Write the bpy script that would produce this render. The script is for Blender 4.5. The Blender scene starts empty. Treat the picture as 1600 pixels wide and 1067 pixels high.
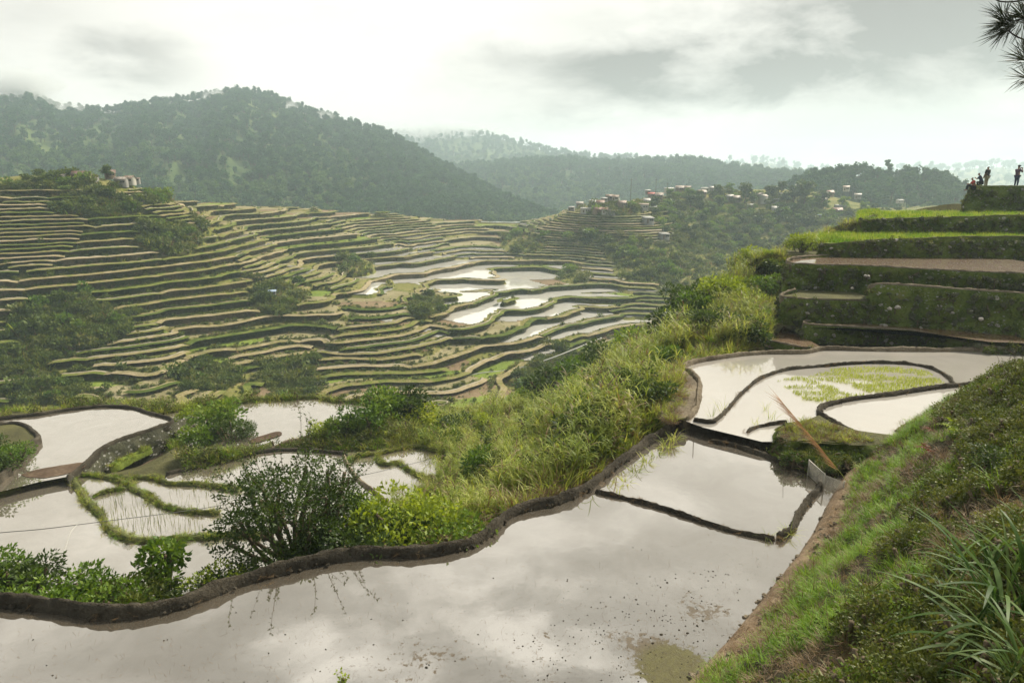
import bpy, bmesh, math, random
import numpy as np
from mathutils import Vector, Matrix

# ------------------------------------------------------------------ camera, sky, sun
S = bpy.context.scene
COL = S.collection
FPX = 1067.0                      # focal length for a frame 1600 wide (24 mm lens)
PITCH = math.radians(13.6)
CP, SP = math.cos(PITCH), math.sin(PITCH)
cam_d = bpy.data.cameras.new("camera")
cam_d.lens = 24.0; cam_d.sensor_width = 36.0; cam_d.clip_start = 0.05; cam_d.clip_end = 12000
cam = bpy.data.objects.new("camera", cam_d); COL.objects.link(cam)
cam.rotation_euler = (math.radians(90) - PITCH, 0, 0)
S.camera = cam

def ray(px, py):
    u = (px - 800.0) / FPX; w = (533.5 - py) / FPX
    return np.array([u, CP + w * SP, -SP + w * CP])
def at_z(px, py, z):
    d = ray(px, py); return d * (z / d[2])
def at_y(px, py, y):
    d = ray(px, py); return d * (y / d[1])
def project(P):
    P = np.asarray(P, float); x, y, z = P[..., 0], P[..., 1], P[..., 2]
    dep = y * CP - z * SP; up = y * SP + z * CP
    dep = np.where(dep < .1, .1, dep)
    return 800 + FPX * x / dep, 533.5 - FPX * up / dep

SUN_EL, SUN_AZ = math.radians(44), math.radians(48)     # azimuth clockwise from +Y (ahead and to the right)
SUN_STRENGTH = 5.0
sl = bpy.data.lights.new("sun", 'SUN'); sl.energy = SUN_STRENGTH; sl.angle = math.radians(9); sl.color = (1, .92, .76)
so = bpy.data.objects.new("sun", sl); COL.objects.link(so)
sd = Vector((math.sin(SUN_AZ) * math.cos(SUN_EL), math.cos(SUN_AZ) * math.cos(SUN_EL), math.sin(SUN_EL)))
so.rotation_euler = (-sd).to_track_quat('-Z', 'Y').to_euler()
S.view_settings.view_transform = 'Standard'; S.view_settings.look = 'None'
S.view_settings.exposure = 0.52; S.view_settings.gamma = 1.0
S.cycles.use_denoising = True
S.cycles.max_bounces = 6; S.cycles.diffuse_bounces = 2; S.cycles.glossy_bounces = 3; S.cycles.transmission_bounces = 3
S.cycles.transparent_max_bounces = 6; S.cycles.volume_bounces = 1
S.cycles.use_adaptive_sampling = True; S.cycles.adaptive_threshold = 0.02

class NT:
    """small helper for building node trees"""
    def __init__(s, tree): s.t = tree; s.n = tree.nodes; s.l = tree.links
    def node(s, typ, **kw):
        n = s.n.new(typ)
        for k, v in kw.items(): setattr(n, k, v)
        return n
    def put(s, sock, v):
        if hasattr(v, 'is_output') or isinstance(v, bpy.types.NodeSocket): s.l.new(v, sock)
        else: sock.default_value = v
    def math(s, op, a, b=0.0, c=0.0, clamp=False):
        n = s.node('ShaderNodeMath', operation=op); n.use_clamp = clamp
        s.put(n.inputs[0], a); s.put(n.inputs[1], b); s.put(n.inputs[2], c); return n.outputs[0]
    def mix(s, fac, a, b, blend='MIX'):
        n = s.node('ShaderNodeMix', data_type='RGBA', blend_type=blend)
        s.put(n.inputs[0], fac); s.put(n.inputs[6], a if isinstance(a, bpy.types.NodeSocket) else tuple(a) + (1,) * (4 - len(a)))
        s.put(n.inputs[7], b if isinstance(b, bpy.types.NodeSocket) else tuple(b) + (1,) * (4 - len(b))); return n.outputs[2]
    def noise(s, vec, scale, detail=4, rough=.55, dist=0):
        n = s.node('ShaderNodeTexNoise'); s.put(n.inputs['Vector'], vec)
        n.inputs['Scale'].default_value = scale; n.inputs['Detail'].default_value = detail
        n.inputs['Roughness'].default_value = rough; n.inputs['Distortion'].default_value = dist; return n.outputs[0]
    def voro(s, vec, scale, feature='F1', rnd=1.0):
        n = s.node('ShaderNodeTexVoronoi', feature=feature); s.put(n.inputs['Vector'], vec); n.inputs['Scale'].default_value = scale
        n.inputs['Randomness'].default_value = rnd; return n
    def ramp(s, fac, stops, interp='LINEAR'):
        n = s.node('ShaderNodeValToRGB'); n.color_ramp.interpolation = interp; el = n.color_ramp.elements
        while len(el) < len(stops): el.new(.5)
        for e, (p, c) in zip(el, stops): e.position = p; e.color = tuple(c) + (1,) * (4 - len(c))
        s.put(n.inputs[0], fac); return n.outputs[0]
    def smooth(s, x, lo, hi):
        n = s.node('ShaderNodeMapRange', interpolation_type='SMOOTHSTEP'); s.put(n.inputs[0], x)
        n.inputs[1].default_value = lo; n.inputs[2].default_value = hi; return n.outputs[0]
    def vscale(s, v, sc):
        n = s.node('ShaderNodeMapping'); s.put(n.inputs[0], v); n.inputs['Scale'].default_value = sc; return n.outputs[0]

# ---- overcast sky with grey cloud banks over a Nishita sky
W = bpy.data.worlds.new("World"); S.world = W; W.use_nodes = True
t = NT(W.node_tree); t.n.clear()
tc = t.node('ShaderNodeTexCoord'); vec = tc.outputs['Generated']
sep = t.node('ShaderNodeSeparateXYZ'); t.put(sep.inputs[0], vec)
dx, dy, dz = sep.outputs
ay = t.math('MAXIMUM', t.math('ABSOLUTE', dy), .05)
A = t.math('DIVIDE', dx, ay); E = t.math('DIVIDE', dz, ay)
st = t.vscale(vec, (1.0, 1.0, 2.6))
nz = t.noise(st, 3.2, 7, .58, .25); nf = t.noise(st, 9.0, 6, .6, .3); nl = t.noise(st, 1.3, 4, .5)
Aw = t.math('ADD', A, t.math('MULTIPLY', t.math('SUBTRACT', nz, .5), .30))
Ew = t.math('ADD', E, t.math('MULTIPLY', t.math('SUBTRACT', nf, .5), .10))
def blob(px, py, sx, sy, tilt=0.0):
    d = ray(px, py); a0, e0 = d[0] / d[1], d[2] / d[1]
    da = t.math('SUBTRACT', Aw, float(a0)); de = t.math('SUBTRACT', Ew, float(e0))
    de = t.math('SUBTRACT', de, t.math('MULTIPLY', da, tilt))
    r = t.math('ADD', t.math('POWER', t.math('ABSOLUTE', t.math('DIVIDE', da, sx)), 2.0), t.math('POWER', t.math('ABSOLUTE', t.math('DIVIDE', de, sy)), 2.0))
    return t.math('POWER', 2.718, t.math('MULTIPLY', r, -1.0))
dark = None
for b, amt in (((1260, 92, .40, .058, .09), 1.1), ((1530, 50, .40, .10, 0), 1.1), ((205, 85, .08, .035, -.3), .55), ((560, 40, .25, .02, 0), .12),
               ((760, 190, .20, .020, .05), .22), ((1480, 110, .16, .06, 0), .55), ((20, 130, .07, .03, 0), .35), ((1000, 130, .22, .03, .2), .45), ((40, 20, .12, .05, 0), .25)):
    v = t.math('MULTIPLY', blob(*b), amt)
    dark = v if dark is None else t.math('MAXIMUM', dark, v)
bank = t.math('MULTIPLY', blob(1420, 232, .27, .042), .85)
bank = t.math('MAXIMUM', bank, t.math('MULTIPLY', blob(1600, 225, .06, .035), .9))
tex = t.smooth(nz, .30, .62)
dark = t.math('MULTIPLY', dark, t.math('ADD', .55, t.math('MULTIPLY', tex, .9)), clamp=True)
hi = t.smooth(dz, .22, .75)                                   # upper sky, out of frame, dimmed to weaken ambient light and reflections
nm = t.noise(st, 4.5, 5, .55, .2)
cl = t.ramp(nl, [(.25, (.735, .70, .635)), (.7, (.925, .885, .80))])
cl = t.mix(dark, cl, (.235, .218, .195))
cl = t.mix(t.math('MULTIPLY', bank, t.math('ADD', .55, t.math('MULTIPLY', nf, .5)), clamp=True), cl, (.36, .355, .345))
over = t.ramp(nm, [(.37, (.22, .22, .21)), (.48, (.44, .44, .42)), (.61, (1.1, 1.09, 1.03))])
cl = t.mix(hi, cl, over)
cl = t.mix(t.smooth(dy, .15, -.55), cl, (.33, .34, .345))                # unseen sky behind the camera, darkened to cut fill light
sky = t.node('ShaderNodeTexSky', sky_type='NISHITA'); sky.sun_disc = False
sky.sun_elevation = SUN_EL; sky.sun_rotation = SUN_AZ
bg1 = t.node('ShaderNodeBackground'); t.put(bg1.inputs[0], sky.outputs[0]); bg1.inputs[1].default_value = .07
bg2 = t.node('ShaderNodeBackground'); t.put(bg2.inputs[0], cl); bg2.inputs[1].default_value = 1.0
ms = t.node('ShaderNodeMixShader'); ms.inputs[0].default_value = .94
t.l.new(bg1.outputs[0], ms.inputs[1]); t.l.new(bg2.outputs[0], ms.inputs[2])
ow = t.node('ShaderNodeOutputWorld'); t.l.new(ms.outputs[0], ow.inputs[0])

# ------------------------------------------------------------------ helpers
RNG = np.random.default_rng(7); random.seed(7)

def tag(o, label=None, cat=None, group=None, kind=None):
    if label: o['label'] = label
    if cat: o['category'] = cat
    if group: o['group'] = group
    if kind or cat: o['kind'] = kind or 'thing'
    return o

def mesh_np(name, V, F, mat=None, smooth=True, attrs=None, midx=None):
    """V (n,3); F list of (m,k) int arrays with k 3 or 4 (or one such array)"""
    V = np.asarray(V, np.float32)
    if isinstance(F, np.ndarray): F = [F]
    F = [np.asarray(f, np.int32) for f in F if len(f)]
    me = bpy.data.meshes.new(name); me.vertices.add(len(V)); me.vertices.foreach_set('co', V.ravel())
    tot = np.concatenate([np.full(len(f), f.shape[1], np.int32) for f in F])
    me.loops.add(int(tot.sum())); me.polygons.add(len(tot))
    me.loops.foreach_set('vertex_index', np.concatenate([f.ravel() for f in F]))
    me.polygons.foreach_set('loop_start', np.concatenate([[0], np.cumsum(tot)[:-1]]).astype(np.int32))
    me.polygons.foreach_set('loop_total', tot)
    if smooth: me.polygons.foreach_set('use_smooth', np.ones(len(tot), bool))
    if midx is not None: me.polygons.foreach_set('material_index', np.asarray(midx, np.int32))
    for k, v in (attrs or {}).items():
        a = me.attributes.new(k, 'FLOAT', 'POINT'); a.data.foreach_set('value', np.asarray(v, np.float32))
    if mat is not None:
        for m in (mat if isinstance(mat, (list, tuple)) else [mat]): me.materials.append(m)
    me.update(calc_edges=True); me.validate()
    return me

def obj(name, me, parent=None, loc=None, rotz=0, scale=1):
    o = bpy.data.objects.new(name, me); COL.objects.link(o)
    if parent is not None: o.parent = parent
    if loc is not None: o.location = tuple(float(c) for c in loc)
    if rotz: o.rotation_euler = (0, 0, float(rotz))
    if scale != 1: o.scale = (scale,) * 3 if np.isscalar(scale) else tuple(scale)
    return o

def empty(name, loc=(0, 0, 0), rotz=0):
    o = bpy.data.objects.new(name, None); COL.objects.link(o); o.empty_display_size = .2
    o.location = tuple(float(c) for c in loc); o.rotation_euler = (0, 0, float(rotz)); return o

def _h(ix, iy, seed):
    n = (ix.astype(np.int64) * 374761393 + iy.astype(np.int64) * 668265263 + seed * 982451653) & 0x7fffffff
    n = ((n ^ (n >> 13)) * 1274126177) & 0x7fffffff
    return ((n ^ (n >> 16)) & 0xffff) / 65535.0
def vnoise(x, y, seed=0):
    x = np.asarray(x, float); y = np.asarray(y, float)
    ix = np.floor(x).astype(np.int64); iy = np.floor(y).astype(np.int64); fx = x - ix; fy = y - iy
    fx = fx * fx * (3 - 2 * fx); fy = fy * fy * (3 - 2 * fy)
    a = _h(ix, iy, seed) * (1 - fx) + _h(ix + 1, iy, seed) * fx
    b = _h(ix, iy + 1, seed) * (1 - fx) + _h(ix + 1, iy + 1, seed) * fx
    return (a * (1 - fy) + b * fy) * 2 - 1
def fbm(x, y, seed=0, oct=4, gain=.5):
    r = 0; a = 1; f = 1; s = 0
    for i in range(oct): r = r + a * vnoise(np.asarray(x) * f + 17.3 * i, np.asarray(y) * f - 9.1 * i, seed + i); s += a; a *= gain; f *= 2.03
    return r / s

class TPS:
    def __init__(s, P, z, lam=.0):
        P = np.asarray(P, float); s.m = P.mean(0); s.sc = P.std(); s.P = (P - s.m) / s.sc; n = len(P)
        K = s.k(s.P, s.P) + lam * np.eye(n); A = np.zeros((n + 3, n + 3)); A[:n, :n] = K; A[:n, n] = 1; A[:n, n + 1:] = s.P
        A[n, :n] = 1; A[n + 1:, :n] = s.P.T
        s.w = np.linalg.solve(A, np.concatenate([z, [0, 0, 0]]))
    def k(s, a, b):
        d2 = ((a[:, None, :] - b[None]) ** 2).sum(-1); return .5 * d2 * np.log(d2 + 1e-12)
    def __call__(s, x, y):
        x = np.asarray(x, float); sh = x.shape; Q = (np.stack([x.ravel(), np.asarray(y, float).ravel()], 1) - s.m) / s.sc; out = np.empty(len(Q)); n = len(s.P)
        for i in range(0, len(Q), 40000):
            q = Q[i:i + 40000]; out[i:i + 40000] = s.k(q, s.P) @ s.w[:n] + s.w[n] + q @ s.w[n + 1:]
        return out.reshape(sh)

def in_poly(x, y, poly):
    x = np.asarray(x); y = np.asarray(y); c = np.zeros(x.shape, bool); n = len(poly)
    for i in range(n):
        x1, y1 = poly[i][:2]; x2, y2 = poly[(i + 1) % n][:2]
        if y1 == y2: continue
        c ^= ((y1 > y) != (y2 > y)) & (x < (x2 - x1) * (y - y1) / (y2 - y1) + x1)
    return c

def spline(P, step):
    """Catmull-Rom through P, resampled every `step` metres"""
    P = np.asarray(P, float); Q = np.vstack([2 * P[0] - P[1], P, 2 * P[-1] - P[-2]]); out = []
    for i in range(1, len(Q) - 2):
        p0, p1, p2, p3 = Q[i - 1:i + 3]; L = np.linalg.norm(p2 - p1); n = max(2, int(L / step * 2) + 1); u = np.linspace(0, 1, n, endpoint=False)[:, None]
        out.append(.5 * (2 * p1 + (p2 - p0) * u + (2 * p0 - 5 * p1 + 4 * p2 - p3) * u ** 2 + (3 * p1 - p0 - 3 * p2 + p3) * u ** 3))
    out = np.vstack(out + [P[-1:]]); return resample(out, step)
def resample(P, step):
    P = np.asarray(P, float); d = np.concatenate([[0], np.cumsum(np.linalg.norm(np.diff(P, axis=0), axis=1))]); n = max(2, int(d[-1] / step) + 1); s = np.linspace(0, d[-1], n)
    return np.stack([np.interp(s, d, P[:, k]) for k in range(P.shape[1])], 1)
def normals2d(P):
    T = np.gradient(P[:, :2], axis=0); T /= np.maximum(np.linalg.norm(T, axis=1, keepdims=True), 1e-6); return np.stack([-T[:, 1], T[:, 0]], 1), T

def grid_faces(nr, nc, closed=False):
    i = np.arange(nr - 1)[:, None]; j = np.arange(nc if closed else nc - 1)[None]; j2 = (j + 1) % nc
    a = i * nc + j; b = i * nc + j2; c = (i + 1) * nc + j2; d = (i + 1) * nc + j
    return np.stack([a + 0 * j, b + 0 * i, c + 0 * i, d + 0 * j], -1).reshape(-1, 4)

def tube(P, r, sides=6, jit=0.0):
    """swept tube along P with radius r (scalar or per point); returns V,F"""
    P = np.asarray(P, float); n = len(P); r = np.broadcast_to(np.asarray(r, float), (n,))
    T = np.gradient(P, axis=0); T /= np.maximum(np.linalg.norm(T, axis=1, keepdims=True), 1e-9)
    up = np.where(np.abs(T[:, 2:3]) > .9, np.array([[1., 0, 0]]), np.array([[0, 0, 1.]]))
    a = np.cross(T, up); a /= np.linalg.norm(a, axis=1, keepdims=True); b = np.cross(a, T)
    th = np.linspace(0, 2 * np.pi, sides, endpoint=False)
    rr = r[:, None, None] * (1 + jit * RNG.uniform(-1, 1, (n, sides, 1)))
    V = P[:, None] + rr * (np.cos(th)[None, :, None] * a[:, None] + np.sin(th)[None, :, None] * b[:, None])
    F = grid_faces(n, sides, True)
    caps = [np.array([[0 * sides + k, 0 * sides + (k + 1) % sides, 0 * sides + (k + 2) % sides] for k in range(0)] or np.zeros((0, 3)), int)]
    V = V.reshape(-1, 3); c0 = len(V); V = np.vstack([V, P[:1], P[-1:]])
    k = np.arange(sides); f0 = np.stack([(k + 1) % sides, k, np.full(sides, c0)], 1); f1 = np.stack([(n - 1) * sides + k, (n - 1) * sides + (k + 1) % sides, np.full(sides, c0 + 1)], 1)
    return V, [F, np.vstack([f0, f1])]

class MB:
    """collects geometry into one mesh, with a material index per piece"""
    def __init__(s): s.V = []; s.F = {3: [], 4: []}; s.M = {3: [], 4: []}; s.n = 0; s.v = []
    def add(s, V, F, m=0, v=None):
        V = np.asarray(V, float)
        for f in (F if isinstance(F, list) else [F]):
            f = np.asarray(f, int)
            if len(f): s.F[f.shape[1]].append(f + s.n); s.M[f.shape[1]].append(np.full(len(f), m))
        s.V.append(V); s.n += len(V); s.v.append(np.full(len(V), .5) if v is None else np.broadcast_to(v, (len(V),))); return s
    def box(s, c, d, m=0, rz=0.0, bev=0.0):
        x, y, z = np.array(d) / 2.0; V = np.array([[sx * x, sy * y, sz * z] for sz in (-1, 1) for sy in (-1, 1) for sx in (-1, 1)])
        if rz: V = V @ np.array([[math.cos(rz), math.sin(rz), 0], [-math.sin(rz), math.cos(rz), 0], [0, 0, 1]])
        F = np.array([[0, 2, 3, 1], [4, 5, 7, 6], [0, 1, 5, 4], [2, 6, 7, 3], [0, 4, 6, 2], [1, 3, 7, 5]]); return s.add(V + np.array(c), F, m)
    def mesh(s, name, mats, smooth=True):
        F = []; M = []
        for k in (4, 3):
            if s.F[k]: F.append(np.vstack(s.F[k])); M.append(np.concatenate(s.M[k]))
        return mesh_np(name, np.vstack(s.V), F, mats, smooth, {'v': np.concatenate(s.v)}, np.concatenate(M))

def new_mat(name):
    m = bpy.data.materials.new(name); m.use_nodes = True; T = NT(m.node_tree); T.n.clear()
    T.out = T.node('ShaderNodeOutputMaterial'); return m, T
def geo_pos(T): return T.node('ShaderNodeNewGeometry').outputs['Position']
def principled(T, col, rough=.9, spec=.3, normal=None, metal=0):
    p = T.node('ShaderNodeBsdfPrincipled'); T.put(p.inputs['Base Color'], col if isinstance(col, bpy.types.NodeSocket) else tuple(col) + (1,) * (4 - len(col)))
    T.put(p.inputs['Roughness'], rough); p.inputs['Specular IOR Level'].default_value = spec; p.inputs['Metallic'].default_value = metal
    if normal is not None: T.l.new(normal, p.inputs['Normal'])
    return p.outputs[0]
def bump(T, h, dist, strength=1.0):
    b = T.node('ShaderNodeBump'); b.inputs['Strength'].default_value = strength; b.inputs['Distance'].default_value = dist; T.l.new(h, b.inputs['Height']); return b.outputs[0]

def mat_noise(name, stops, scale=1.0, fine=8.0, bumpd=.03, rough=.95, extra=None, spec=.2):
    """two octave bands of world-space noise through a colour ramp"""
    m, T = new_mat(name); p = geo_pos(T)
    a = T.noise(p, scale, 5, .6, .3); b = T.noise(p, fine, 5, .65)
    f = T.math('ADD', T.math('MULTIPLY', a, .62), T.math('MULTIPLY', b, .38))
    c = T.ramp(f, stops)
    if extra: c = extra(T, p, c)
    T.l.new(principled(T, c, rough, spec, bump(T, b, bumpd)), T.out.inputs[0]); return m

def mat_leaf(name, cols, transl=.35, rough=.55, nscale=.35, spec=.35):
    """foliage: colour varies leaf by leaf ('v'), plant by plant and with slow noise"""
    m, T = new_mat(name)
    at = T.node('ShaderNodeAttribute', attribute_name='v'); oi = T.node('ShaderNodeObjectInfo')
    n = T.noise(geo_pos(T), nscale, 3)
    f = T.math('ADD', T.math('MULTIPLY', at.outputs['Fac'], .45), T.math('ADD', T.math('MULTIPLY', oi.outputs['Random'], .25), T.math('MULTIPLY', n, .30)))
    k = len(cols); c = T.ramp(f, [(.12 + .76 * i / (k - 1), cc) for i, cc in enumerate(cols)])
    pr = principled(T, c, rough, spec)
    tr = T.node('ShaderNodeBsdfTranslucent'); T.put(tr.inputs[0], T.mix(.5, c, T.mix(1.0, c, (1.6, 1.45, .7), 'MULTIPLY')))
    mx = T.node('ShaderNodeMixShader'); mx.inputs[0].default_value = transl
    T.l.new(pr, mx.inputs[1]); T.l.new(tr.outputs[0], mx.inputs[2]); T.l.new(mx.outputs[0], T.out.inputs[0]); return m

def mat_plain(name, col, rough=.8, metal=0, var=.15, scale=6, spec=.3):
    m, T = new_mat(name); n = T.noise(geo_pos(T), scale, 5, .6)
    c = T.mix(n, tuple(x * (1 - var) for x in col), tuple(min(1, x * (1 + var)) for x in col))
    T.l.new(principled(T, c, rough, spec, None, metal), T.out.inputs[0]); return m

def mat_water(name, mud=(.115, .095, .07), refl=.42, mudmask=None, rip=.0015):
    """flooded paddy: silty water under a bright film that mirrors the sky, mud and algae breaking through"""
    m, T = new_mat(name); p = geo_pos(T)
    fr = T.node('ShaderNodeLayerWeight'); fr.inputs['Blend'].default_value = .32
    film = T.math('ADD', .80, T.math('MULTIPLY', T.noise(p, .75, 6, .62, .8), .40))
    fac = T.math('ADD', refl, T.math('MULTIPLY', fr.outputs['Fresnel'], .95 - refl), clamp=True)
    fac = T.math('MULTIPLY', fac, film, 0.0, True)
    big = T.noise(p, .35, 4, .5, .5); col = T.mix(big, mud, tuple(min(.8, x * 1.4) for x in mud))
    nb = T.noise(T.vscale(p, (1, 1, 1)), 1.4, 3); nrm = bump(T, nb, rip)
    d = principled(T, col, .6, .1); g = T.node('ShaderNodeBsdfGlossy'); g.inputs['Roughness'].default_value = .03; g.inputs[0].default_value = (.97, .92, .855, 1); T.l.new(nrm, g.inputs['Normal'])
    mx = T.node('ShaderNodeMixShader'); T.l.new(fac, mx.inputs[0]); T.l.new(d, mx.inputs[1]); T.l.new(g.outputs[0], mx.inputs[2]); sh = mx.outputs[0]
    if mudmask:
        k, mc = mudmask(T, p); b = T.noise(p, 22, 6, .7)
        ds = principled(T, mc, .55, .25, bump(T, b, .02)); m2 = T.node('ShaderNodeMixShader'); T.put(m2.inputs[0], k); T.l.new(sh, m2.inputs[1]); T.l.new(ds, m2.inputs[2]); sh = m2.outputs[0]
    T.l.new(sh, T.out.inputs[0]); return m
# ------------------------------------------------------------------ materials of the setting
M = {}
M['bund'] = mat_noise('wet_earth', [(.32, (.018, .015, .010)), (.50, (.052, .044, .031)), (.66, (.105, .090, .066))], 1.2, 14, .09)
M['bund_dry'] = mat_noise('dry_earth', [(.34, (.07, .055, .036)), (.50, (.155, .125, .085)), (.66, (.26, .22, .155))], 1.0, 12, .04)
M['bund_grass'] = mat_noise('grassy_earth', [(.30, (.045, .052, .018)), (.50, (.095, .105, .035)), (.70, (.17, .165, .065))], 1.5, 16, .05)
M['bund_far'] = mat_noise('pale_trodden_earth', [(.32, (.15, .125, .085)), (.50, (.27, .235, .165)), (.70, (.40, .36, .27))], .25, 2.5, .03)
M['soil'] = mat_noise('soil', [(.30, (.035, .032, .016)), (.48, (.075, .072, .030)), (.60, (.105, .10, .038)), (.74, (.15, .115, .062))], .7, 9, .06)
def stony(T, p, c):
    n = T.noise(p, 1.3, 3); pv = T.vscale(p, (1, 1, 1.5))
    v = T.voro(pv, 4.2); v2 = T.voro(pv, 9.0)
    k = T.math('MULTIPLY', T.smooth(v.outputs['Distance'], .30, .20), T.smooth(n, .50, .58))
    c = T.mix(k, c, T.mix(T.noise(p, 7, 4), (.12, .12, .10), (.36, .35, .31)))
    k2 = T.math('MULTIPLY', T.smooth(v2.outputs['Distance'], .26, .16), T.smooth(T.noise(p, 2.1, 3), .52, .58)); return T.mix(k2, c, (.30, .30, .25))
M['wall'] = mat_noise('mossy_stone_wall', [(.32, (.022, .034, .006)), (.46, (.075, .105, .018)), (.57, (.125, .16, .030)), (.72, (.16, .125, .06))], .8, 8, .08, extra=stony)
def rubble(T, p, c):
    v = T.voro(T.vscale(p, (1, 1, 1.4)), 3.6); return T.mix(T.smooth(v.outputs['Distance'], .34, .20), c, T.mix(T.noise(p, 5, 4), (.15, .145, .13), (.36, .35, .32)))
M['rubble'] = mat_noise('dry_stone_wall', [(.30, (.03, .03, .022)), (.5, (.068, .068, .045)), (.7, (.11, .11, .065))], .8, 8, .08, extra=rubble)
M['field'] = mat_noise('grass_field', [(.32, (.070, .092, .015)), (.5, (.135, .175, .028)), (.68, (.20, .215, .05))], .5, 9, .05)

def mudmask(T, p):
    s = T.node('ShaderNodeSeparateXYZ'); T.put(s.inputs[0], p); x, y, _z = s.outputs
    n = T.noise(p, 1.6, 7, .68, .4); n2 = T.noise(p, 7.5, 6, .7, .2); tot = None
    def spot(px, py, rx, ry, amp):
        c = at_z(px, py, -8.0); ex = T.math('DIVIDE', T.math('SUBTRACT', x, float(c[0])), rx); ey = T.math('DIVIDE', T.math('SUBTRACT', y, float(c[1])), ry)
        r = T.math('ADD', T.math('MULTIPLY', ex, ex), T.math('MULTIPLY', ey, ey)); return T.math('MULTIPLY', T.math('POWER', 2.718, T.math('MULTIPLY', r, -1.0)), amp)
    for sp in ((1068, 1050, .62, .7, .95), (1100, 955, .6, .45, .50), (1020, 1035, .4, .5, .40), (860, 1085, .9, .45, .36), (1060, 925, .4, .3, .25), (180, 990, 1.7, .6, .36), (100, 1020, 2.2, .8, .26),
               (890, 1010, 1.2, .8, .20), (560, 1060, 1.6, .8, .26), (700, 1010, 1.8, .9, .24), (980, 985, .8, .5, .30), (830, 805, .5, .4, .30), (1150, 880, 1.2, 1.2, .28)):
        v = spot(*sp); tot = v if tot is None else T.math('ADD', tot, v)
    k = T.smooth(T.math('ADD', T.math('ADD', T.math('MULTIPLY', n, .70), T.math('MULTIPLY', n2, .95)), T.math('MULTIPLY', tot, .85)), 1.16, 1.26)
    fleck = T.math('MULTIPLY', T.smooth(T.noise(p, 15, 5, .6, .6), .64, .70), T.smooth(T.math('ADD', T.noise(p, .7, 3), T.math('MULTIPLY', tot, .6)), .50, .68))
    k = T.math('MULTIPLY', T.math('MAXIMUM', k, T.math('MULTIPLY', fleck, .75)), T.smooth(T.math('ADD', y, T.math('MULTIPLY', x, -.62)), 14.2, 12.0))
    g = T.smooth(spot(1062, 1050, .8, .8, 1.0), .25, .6)
    return k, T.mix(g, T.mix(n2, (.055, .042, .026), (.14, .11, .075)), T.mix(n2, (.035, .022, .010), (.12, .115, .028)))
M['water1'] = mat_water('silty_water', (.075, .063, .047), .42, mudmask=mudmask)
M['water'] = mat_water('paddy_water', (.13, .112, .085), .46)
M['water_brown'] = mat_water('brown_paddy_water', (.105, .062, .032), .10)
M['water_far'] = mat_water('bright_paddy_water', (.52, .50, .45), .30)  # pale silt, with the sky's bright reflection also put into the colour

# ------------------------------------------------------------------ near paddies
ZP, ZR, ZU, ZL = -8.0, -7.7, -14.5, -14.85
def pz(pts, z): return np.array([at_z(a, b, z) for a, b in pts])
def py_(pts): return np.array([at_y(a, b, c) for a, b, c in pts])

def water(outline, z, mat, name='water'):
    P = np.array(outline)[:, :2]; bm = bmesh.new(); f = bm.faces.new([bm.verts.new((x, y, z)) for x, y in P])
    bmesh.ops.triangulate(bm, faces=[f]); bmesh.ops.recalc_face_normals(bm, faces=bm.faces[:])
    if sum(f.normal.z for f in bm.faces) < 0: bmesh.ops.reverse_faces(bm, faces=bm.faces[:])
    me = bpy.data.meshes.new('water'); bm.to_mesh(me); bm.free(); me.materials.append(mat)
    me.name = name; return tag(obj(name, me), kind='structure')

BW, BH = .47, .72
PATHS = []
def bund(pts3, w, h, label, mat, step=.10, jit=.16, group=None, skew=0.0, drop=.3, name='earth_bund', parent=None, cat='bund'):
    w *= BW; h *= BH; P = spline(pts3, step); n = len(P); N, _ = normals2d(P); s = np.arange(n) * step
    sd = RNG.integers(1e6)
    ww = w * (1 + .22 * fbm(s / 1.3, s * 0 + 3, sd, 3)); hh = h * (1 + .28 * fbm(s / .9, s * 0 + 8, sd + 5, 3))
    wob = .16 * w * fbm(s / 1.1, s * 0 + 1, sd + 9, 3)
    prof = np.array([(-.56, -drop), (-.52, 0.0), (-.46, .42), (-.33, .80), (-.12, .99), (.12, 1.0), (.33, .82), (.46, .42), (.52, 0.0), (.56, -drop)])
    V = np.empty((n, len(prof), 3)); k = np.arange(len(prof))
    for j, (a, b) in enumerate(prof):
        off = a * ww + wob; nn = jit * (vnoise(s / .16, s * 0 + j * 1.7, sd + 20) * .6 + vnoise(s / .45, s * 0 + j * .9, sd + 30))
        V[:, j, :2] = P[:, :2] + N * (off * (1 + nn * 1.0))[:, None]
        V[:, j, :2] += RNG.normal(size=(n, 2)) * .010; V[:, j, 2] = RNG.normal(size=n) * .011 * (b > 0) + P[:, 2] + (b * hh * (1 + nn * .85) if b > 0 else b)
    tp = np.clip(np.minimum(s, s[-1] - s) / (w * .8), .04, 1) ** .5
    V[:, :, :2] = P[:, None, :2] + (V[:, :, :2] - P[:, None, :2]) * tp[:, None, None]; V[:, :, 2] = P[:, None, 2] - drop + (V[:, :, 2] - P[:, None, 2] + drop) * tp[:, None]
    F = grid_faces(n, len(prof))
    me = mesh_np(name, V.reshape(-1, 3), F, mat)
    o = obj(name, me, parent)
    if parent is None: tag(o, label, cat, group); PATHS.append((mat.name, P, w))
    return o, P

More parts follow.
